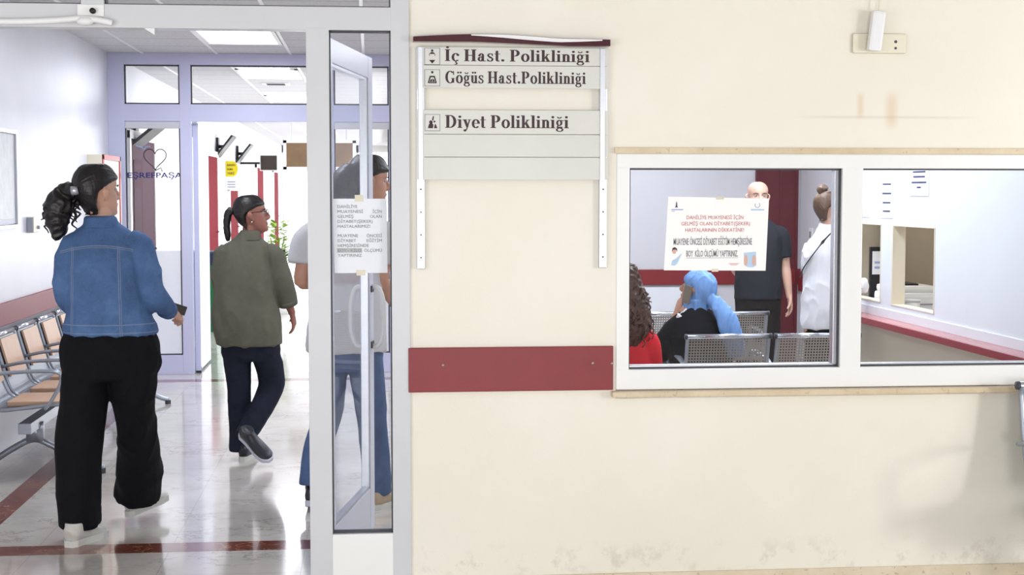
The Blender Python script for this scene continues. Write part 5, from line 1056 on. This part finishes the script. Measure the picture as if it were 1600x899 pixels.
# ---- bald man standing at the back
p = thing('person', 'bald man in a charcoal t-shirt standing behind the benches, facing the window', 'person')
y = 10.62
Hm = head_matrix((2.835, y - 0.02, 1.455), 183, 0)
bm = B()
loft(bm, [(2.85, y, 0.80, 0.13, 0.10), (2.85, y, 0.92, 0.155, 0.11), (2.85, y, 1.04, 0.145, 0.105), (2.85, y, 1.18, 0.15, 0.11), (2.85, y, 1.30, 0.165, 0.10), (2.845, y, 1.375, 0.10, 0.075), (2.84, y, 1.42, 0.06, 0.06), (2.838, y, 1.49, 0.056, 0.06)], horiz=True, n=3)
add_head(bm, Hm)
add_arm(bm, (3.02, y, 1.29), (3.055, y, 1.04), (3.075, y - 0.04, 0.83), 1.0); add_hand(bm, (3.078, y - 0.045, 0.81), (0.05, -0.15, -1), (-1, 0, 0), -1, 22)
add_arm(bm, (2.68, y, 1.29), (2.685, y + 0.07, 1.04), (2.80, y + 0.19, 0.90), 1.0); add_hand(bm, (2.81, y + 0.2, 0.89), (0.9, 0.1, -0.4), (0, 1, 0), 1, 22)
add_leg(bm, (2.77, y, 0.84), (2.76, y, 0.46), (2.76, y, 0.08)); add_leg(bm, (2.93, y, 0.84), (2.94, y, 0.46), (2.95, y, 0.08))
finish_body(bm, Hm, 'skin4', p, lips=(160, 104, 96), brow=(90, 74, 66))
garment('tshirt', [{'r': [(2.85, y, 0.80, 0.18, 0.135), (2.85, y, 0.9, 0.18, 0.135), (2.85, y, 1.05, 0.175, 0.13), (2.85, y, 1.2, 0.18, 0.13), (2.85, y, 1.29, 0.185, 0.115), (2.848, y, 1.35, 0.14, 0.09), (2.845, y, 1.39, 0.09, 0.075), (2.842, y, 1.41, 0.066, 0.066)], 'k': {'horiz': True}},
    [(2.98, y, 1.29, 0.06, 0.07), (3.02, y, 1.27, 0.064, 0.072), (3.04, y, 1.16, 0.06, 0.066), (3.045, y, 1.11, 0.058, 0.064)], [(2.72, y, 1.29, 0.06, 0.07), (2.69, y, 1.27, 0.064, 0.072), (2.69, y + 0.03, 1.16, 0.06, 0.066), (2.69, y + 0.05, 1.11, 0.058, 0.064)]], 'charcoal', p, 0.009, 0.004, 4, 8, 3.0)
garment('trousers', [{'r': [(2.85, y, 0.86, 0.16, 0.12), (2.85, y, 0.8, 0.175, 0.125), (2.85, y, 0.72, 0.17, 0.12)], 'k': {'horiz': True}}, [(2.77, y, 0.8, 0.09, 0.1), (2.76, y, 0.45, 0.08, 0.085), (2.755, y, 0.07, 0.07, 0.075)], [(2.93, y, 0.8, 0.09, 0.1), (2.94, y, 0.45, 0.08, 0.085), (2.95, y, 0.07, 0.07, 0.075)]], 'brownblack', p, 0.01, 0.004, 4, 8, 4.0)
shoe(p, (2.755, y + 0.08, 0), 185, up='shoe_dark', so='sole_grey'); shoe(p, (2.955, y + 0.08, 0), 172, up='shoe_dark', so='sole_grey')

bald = p
# ---- woman with a bun at the booth
p = thing('person', 'woman with a high brown bun in a long white shirt standing at the booth ledge', 'person')
y = 9.62
Hm = head_matrix((3.06, y, 1.388), 80, -2, 0, 0.95)
bm = B()
loft(bm, [(3.02, y, 0.76, 0.11, 0.09), (3.02, y, 0.88, 0.125, 0.10), (3.02, y, 1.0, 0.10, 0.085), (3.03, y, 1.14, 0.115, 0.09), (3.035, y, 1.24, 0.125, 0.08), (3.045, y, 1.32, 0.07, 0.06), (3.05, y, 1.37, 0.048, 0.05), (3.055, y, 1.43, 0.045, 0.05), (3.055, y, 1.46, 0.045, 0.05)], horiz=True, n=3)
add_head(bm, Hm)
add_arm(bm, (3.12, y - 0.05, 1.24), (3.09, y - 0.1, 1.02), (3.215, y - 0.05, 0.955), 0.9); add_hand(bm, (3.222, y - 0.045, 0.955), (0.8, 0.3, 0.15), (0.2, 0.5, -1), 1, 30, 0.9)
add_arm(bm, (2.95, y + 0.06, 1.24), (2.96, y + 0.1, 1.02), (3.10, y + 0.14, 0.97), 0.9); add_hand(bm, (3.115, y + 0.15, 0.97), (0.8, 0.3, 0.1), (0.2, -0.3, -1), -1, 30, 0.9)
add_leg(bm, (2.97, y, 0.8), (2.97, y, 0.44), (2.97, y, 0.08), 0.95); add_leg(bm, (3.09, y, 0.8), (3.09, y, 0.44), (3.09, y, 0.08), 0.95)
finish_body(bm, Hm, 'skin4', p)
bm = B(); hair_cap(bm, Hm, 0.010, 0.03); me = remesh(bm, 0.004, 2); strands(me, Hm, 0.0012, tie=Vector((0, -0.03, 0.24)), seed=2); hr = link('hair', me, 'hairbrown', p)
bm = B(); bc = Hm @ Vector((0, -0.045, 0.248)); ball(bm, bc, 0.036, 0.034, 0.030); ball(bm, bc + Vector((-0.012, -0.01, -0.008)), 0.028); me = remesh(bm, 0.004, 1); folds(me, 0.004, 40, 30, 4, 0.002); link('hair_bun', me, 'hairbrown', hr)
garment('white_shirt', [{'r': [(3.025, y, 0.685, 0.135, 0.135), (3.025, y, 0.74, 0.142, 0.14), (3.025, y, 0.9, 0.142, 0.135), (3.03, y, 1.05, 0.135, 0.125), (3.035, y, 1.18, 0.138, 0.12), (3.04, y, 1.26, 0.125, 0.10), (3.045, y, 1.32, 0.085, 0.075), (3.05, y, 1.36, 0.06, 0.062), (3.052, y, 1.385, 0.054, 0.056)], 'k': {'horiz': True}},
    [(3.10, y - 0.04, 1.24, 0.055, 0.06), (3.11, y - 0.06, 1.16, 0.056, 0.06), (3.10, y - 0.09, 1.05, 0.052, 0.056), (3.13, y - 0.08, 1.0, 0.046, 0.05), (3.175, y - 0.06, 0.975, 0.042, 0.044)], [(2.96, y + 0.04, 1.24, 0.055, 0.06), (2.95, y + 0.08, 1.12, 0.05, 0.055), (2.98, y + 0.1, 1.02, 0.046, 0.05), (3.06, y + 0.13, 0.985, 0.04, 0.042)]], 'whiteshirt', p, 0.008, 0.009, 6, 9, 12.0)
garment('trousers', [[(3.025, y, 0.78, 0.11, 0.11), (3.025, y, 0.66, 0.12, 0.115)], [(2.97, y, 0.72, 0.07, 0.09), (2.97, y, 0.44, 0.06, 0.07), (2.97, y, 0.07, 0.055, 0.06)], [(3.09, y, 0.72, 0.07, 0.09), (3.09, y, 0.44, 0.06, 0.07), (3.09, y, 0.07, 0.055, 0.06)]], 'blackcloth', p, 0.01, 0.003)
shoe(p, (2.95, y - 0.06, 0), 60, up='shoe_dark', so='sole_white', s=0.92); shoe(p, (3.06, y - 0.07, 0), 60, up='shoe_dark', so='sole_white', s=0.92)
bm = B(); loft(bm, [(3.085, y - 0.055, 1.345, 0.012, 0.004), (3.04, y - 0.105, 1.325, 0.012, 0.004), (2.98, y - 0.128, 1.27, 0.012, 0.004), (2.925, y - 0.105, 1.19, 0.012, 0.004), (2.885, y - 0.03, 1.10, 0.012, 0.004), (2.885, y + 0.06, 1.03, 0.012, 0.004)], (0.6, 0, 0.8), 5, 8); obj('shoulder_strap', bm, 'black', p, True)
t = thing('crumpled_paper', 'crumpled white paper with a blue mark held at the left ticket window', 'paper')
bm = B(); ball(bm, (3.293, y - 0.03, 0.97), 0.035, 0.03, 0.05, 14); me = bpy.data.meshes.new('c'); bm.to_mesh(me); bm.free(); folds(me, 0.008, 40, 40, 1, 0.004); link('crumpled_paper_sheet', me, 'paper', t)

# ---- seated woman with a sky blue headscarf
p = thing('person', 'seated woman in a sky blue headscarf and black coat, hand raised to her face', 'person')
y = 8.72
Hm = head_matrix((1.945, y + 0.02, 0.915), -58, -12, 0, 0.95)
bm = B()
loft(bm, [(1.99, y, 0.44, 0.15, 0.11), (1.985, y - 0.02, 0.52, 0.15, 0.11), (1.975, y - 0.02, 0.65, 0.13, 0.10), (1.965, y, 0.76, 0.14, 0.10), (1.96, y, 0.83, 0.12, 0.08), (1.955, y, 0.87, 0.07, 0.06), (1.95, y, 0.91, 0.05, 0.05), (1.948, y, 0.97, 0.048, 0.05)], horiz=True, n=3)
add_head(bm, Hm)
add_arm(bm, (1.83, y, 0.79), (1.745, y + 0.10, 0.60), (1.835, y + 0.03, 0.84), 0.95); add_hand(bm, (1.842, y + 0.025, 0.86), (0.28, 0.0, 0.9), (0.9, 0.2, -0.2), -1, 32, 1.0)
add_arm(bm, (2.11, y, 0.79), (2.15, y + 0.06, 0.58), (2.05, y + 0.25, 0.55), 0.95); add_hand(bm, (2.04, y + 0.26, 0.55), (-0.5, 0.8, 0), (0, 0, -1), 1, 25)
add_leg(bm, (1.92, y + 0.02, 0.50), (1.90, y + 0.40, 0.49), (1.90, y + 0.44, 0.09)); add_leg(bm, (2.07, y + 0.02, 0.50), (2.08, y + 0.40, 0.49), (2.08, y + 0.44, 0.09))
finish_body(bm, Hm, 'skin3', p)
garment('coat', [{'r': [(1.99, y, 0.445, 0.18, 0.12), (1.985, y - 0.01, 0.55, 0.185, 0.135), (1.975, y - 0.01, 0.68, 0.185, 0.14), (1.975, y, 0.78, 0.185, 0.125), (1.965, y, 0.84, 0.15, 0.10), (1.96, y, 0.885, 0.09, 0.08), (1.955, y, 0.91, 0.06, 0.065)], 'k': {'horiz': True}},
    [(1.87, y, 0.80, 0.065, 0.07), (1.82, y + 0.02, 0.75, 0.07, 0.075), (1.765, y + 0.07, 0.65, 0.065, 0.07), (1.745, y + 0.09, 0.60, 0.062, 0.062), (1.765, y + 0.08, 0.655, 0.056, 0.056), (1.80, y + 0.055, 0.74, 0.052, 0.052), (1.822, y + 0.04, 0.80, 0.048, 0.048)],
    [(2.07, y, 0.80, 0.065, 0.07), (2.11, y + 0.01, 0.76, 0.07, 0.075), (2.145, y + 0.04, 0.64, 0.062, 0.066), (2.14, y + 0.08, 0.58, 0.06, 0.06), (2.07, y + 0.22, 0.55, 0.046, 0.046)],
    [(1.98, y + 0.04, 0.49, 0.18, 0.075), (1.985, y + 0.3, 0.49, 0.17, 0.07), (1.985, y + 0.44, 0.48, 0.16, 0.065), (1.985, y + 0.48, 0.36, 0.16, 0.06), (1.985, y + 0.48, 0.25, 0.165, 0.06)]], 'coat', p, 0.009, 0.005, 6, 8, 8.0)
for x in (1.90, 2.08): shoe(p, (x, y + 0.39, 0), 0, up='shoe_dark', so='sole_grey', s=0.92)
bm = B()
SC = [(0.0, 0.05, -0.075, 0.058), (0.03, 0.062, -0.105, 0.078), (0.07, 0.06, -0.118, 0.086), (0.11, 0.065, -0.122, 0.09), (0.15, 0.085, -0.118, 0.09), (0.185, 0.082, -0.105, 0.08), (0.21, 0.055, -0.078, 0.06), (0.232, 0.01, -0.035, 0.025)]
ringstack(bm, SC, Hm); loft(bm, [(1.955, y, 0.95, 0.08, 0.08), (1.958, y, 0.90, 0.078, 0.075), (1.96, y, 0.875, 0.085, 0.075)], horiz=True, n=3)
loft(bm, [(2.03, y - 0.06, 0.965, 0.03, 0.03), (2.07, y - 0.09, 0.925, 0.05, 0.03), (2.105, y - 0.125, 0.86, 0.058, 0.03), (2.135, y - 0.15, 0.78, 0.062, 0.024), (2.16, y - 0.155, 0.70, 0.06, 0.018), (2.17, y - 0.15, 0.62, 0.05, 0.014)], (1, 0, 0), 4, 16)
me = remesh(bm, 0.005, 2); folds(me, 0.009, 4, 26, 5, 0.001); link('headscarf', me, 'scarf', p)
ph = thing('mobile_phone', 'phone held up to the ear by the headscarf woman', 'phone')
bm = B(); box(bm, -0.028, -0.005, -0.055, 0.028, 0.005, 0.055, bev=0.003); mx = Matrix.Translation((1.893, y - 0.045, 0.985)) @ Matrix.Rotation(R(-50), 4, 'Z') @ Matrix.Rotation(R(14), 4, 'Y'); bmesh.ops.transform(bm, matrix=mx, verts=bm.verts); obj('phone_body', bm, mat('grey_beige_phone_case', (128, 118, 106), 0.35), ph)
bm = B(); box(bm, -0.024, 0.005, -0.05, 0.024, 0.0055, 0.05); bmesh.ops.transform(bm, matrix=mx, verts=bm.verts); obj('phone_screen', bm, 'screenoff', ph)
t = thing('tissue', 'crumpled white tissue held under the headscarf woman\'s chin', 'tissue')
bm = B(); ball(bm, (1.90, y - 0.03, 0.875), 0.04, 0.02, 0.022, 14); ball(bm, (1.865, y - 0.035, 0.855), 0.035, 0.018, 0.016, 14); me = remesh(bm, 0.004, 0); folds(me, 0.009, 45, 45, 1, 0.004); link('tissue_sheet', me, 'paper', t)

# ---- curly-haired person in red at the window's left edge
p = thing('person', 'person with big chestnut curls in a red jumper seated at the window\'s left edge', 'person')
y = 7.25; cx_ = 1.225
Hm = head_matrix((cx_, y, 0.985), -20, -4)
bm = B()
loft(bm, [(cx_, y, 0.44, 0.15, 0.11), (cx_, y, 0.55, 0.15, 0.11), (cx_, y, 0.7, 0.13, 0.10), (cx_, y, 0.82, 0.15, 0.10), (cx_, y, 0.90, 0.10, 0.075), (cx_, y, 0.94, 0.055, 0.055), (cx_, y, 1.0, 0.052, 0.055), (cx_, y, 1.04, 0.05, 0.05)], horiz=True, n=3)
add_head(bm, Hm)
for s_ in (-1, 1):
    add_arm(bm, (cx_ + s_ * 0.155, y, 0.85), (cx_ + s_ * 0.19, y + 0.08, 0.62), (cx_ + s_ * 0.08, y + 0.27, 0.56), 0.95); add_hand(bm, (cx_ + s_ * 0.07, y + 0.28, 0.56), (-s_ * 0.4, 0.8, 0), (0, 0, -1), s_, 25)
    add_leg(bm, (cx_ + s_ * 0.08, y + 0.02, 0.50), (cx_ + s_ * 0.09, y + 0.42, 0.49), (cx_ + s_ * 0.09, y + 0.45, 0.09))
finish_body(bm, Hm, 'skin3', p)
arms = [[(cx_ + s_ * 0.12, y, 0.86, 0.065, 0.07), (cx_ + s_ * 0.155, y, 0.83, 0.066, 0.07), (cx_ + s_ * 0.18, y + 0.05, 0.68, 0.06, 0.06), (cx_ + s_ * 0.185, y + 0.09, 0.62, 0.058, 0.058), (cx_ + s_ * 0.1, y + 0.24, 0.565, 0.044, 0.044)] for s_ in (-1, 1)]
garment('red_jumper', [{'r': [(cx_, y, 0.47, 0.18, 0.125), (cx_, y, 0.6, 0.175, 0.13), (cx_, y, 0.75, 0.175, 0.13), (cx_, y, 0.84, 0.165, 0.115), (cx_, y, 0.90, 0.11, 0.09), (cx_, y, 0.935, 0.065, 0.065)], 'k': {'horiz': True}}] + arms, 'redknit', p, 0.009, 0.004)
garment('trousers', [[(cx_ - 0.08, y, 0.50, 0.09, 0.08), (cx_ - 0.09, y + 0.3, 0.50, 0.08, 0.075), (cx_ - 0.09, y + 0.43, 0.47, 0.07, 0.07), (cx_ - 0.09, y + 0.45, 0.1, 0.055, 0.06)], [(cx_ + 0.08, y, 0.50, 0.09, 0.08), (cx_ + 0.09, y + 0.3, 0.50, 0.08, 0.075), (cx_ + 0.09, y + 0.43, 0.47, 0.07, 0.07), (cx_ + 0.09, y + 0.45, 0.1, 0.055, 0.06)]], 'darkjeans', p, 0.01, 0.003)
for s_ in (-1, 1): shoe(p, (cx_ + s_ * 0.09, y + 0.40, 0), 0, up='shoe_dark', so='sole_grey', s=0.92)
bm = B(); hair_cap(bm, Hm, 0.03, 0.02); loft(bm, [(cx_, y - 0.04, 1.14, 0.12, 0.09), (cx_, y - 0.06, 1.05, 0.14, 0.10), (cx_, y - 0.07, 0.96, 0.15, 0.09), (cx_, y - 0.08, 0.88, 0.13, 0.07), (cx_, y - 0.08, 0.84, 0.08, 0.04)], horiz=True, n=3)
me = remesh(bm, 0.007, 1); folds(me, 0.010, 26, 26, 2, 0.005); hr = link('hair', me, 'haircurl', p)
bm = B()
for k in range(170):
    a = random.uniform(0, 2 * PI); z = random.uniform(0.93, 1.2); rr = 0.15 * (1 - max(0, z - 1.08) * 4.0) * random.uniform(0.85, 1.03); q = Vector((cx_ + rr * math.cos(a), y - 0.05 + rr * 0.75 * math.sin(a), z))
    if q.y > y + 0.04: continue
    wavy(bm, q, q + Vector((random.uniform(-0.02, 0.02) + 0.02 * math.cos(a), -0.01, -random.uniform(0.05, 0.12))), 0.005, random.uniform(0.006, 0.012), n=12, turns=random.uniform(2, 3.5), ph=a, seg=5)
obj('curl', bm, 'haircurl', hr, True)

# ------------------------------------------------------------------ give every thing built in world coordinates an origin at its base
for o in list(col.objects):
    if o.parent is None and o.type == 'EMPTY' and o.location.length < 1e-9:
        ms = []
        def walk(x):
            for c in x.children: ms.append(c); walk(c)
        walk(o)
        P_ = [v.co for c in ms if c.type == 'MESH' for v in c.data.vertices]
        if not P_: continue
        lo = [min(q[i] for q in P_) for i in range(3)]; hi = [max(q[i] for q in P_) for i in range(3)]
        base = Vector(((lo[0] + hi[0]) / 2, (lo[1] + hi[1]) / 2, lo[2])); o.location = base
        for c in o.children: c.location = -base
bald.location += Vector((0.037, 0.14, 0))
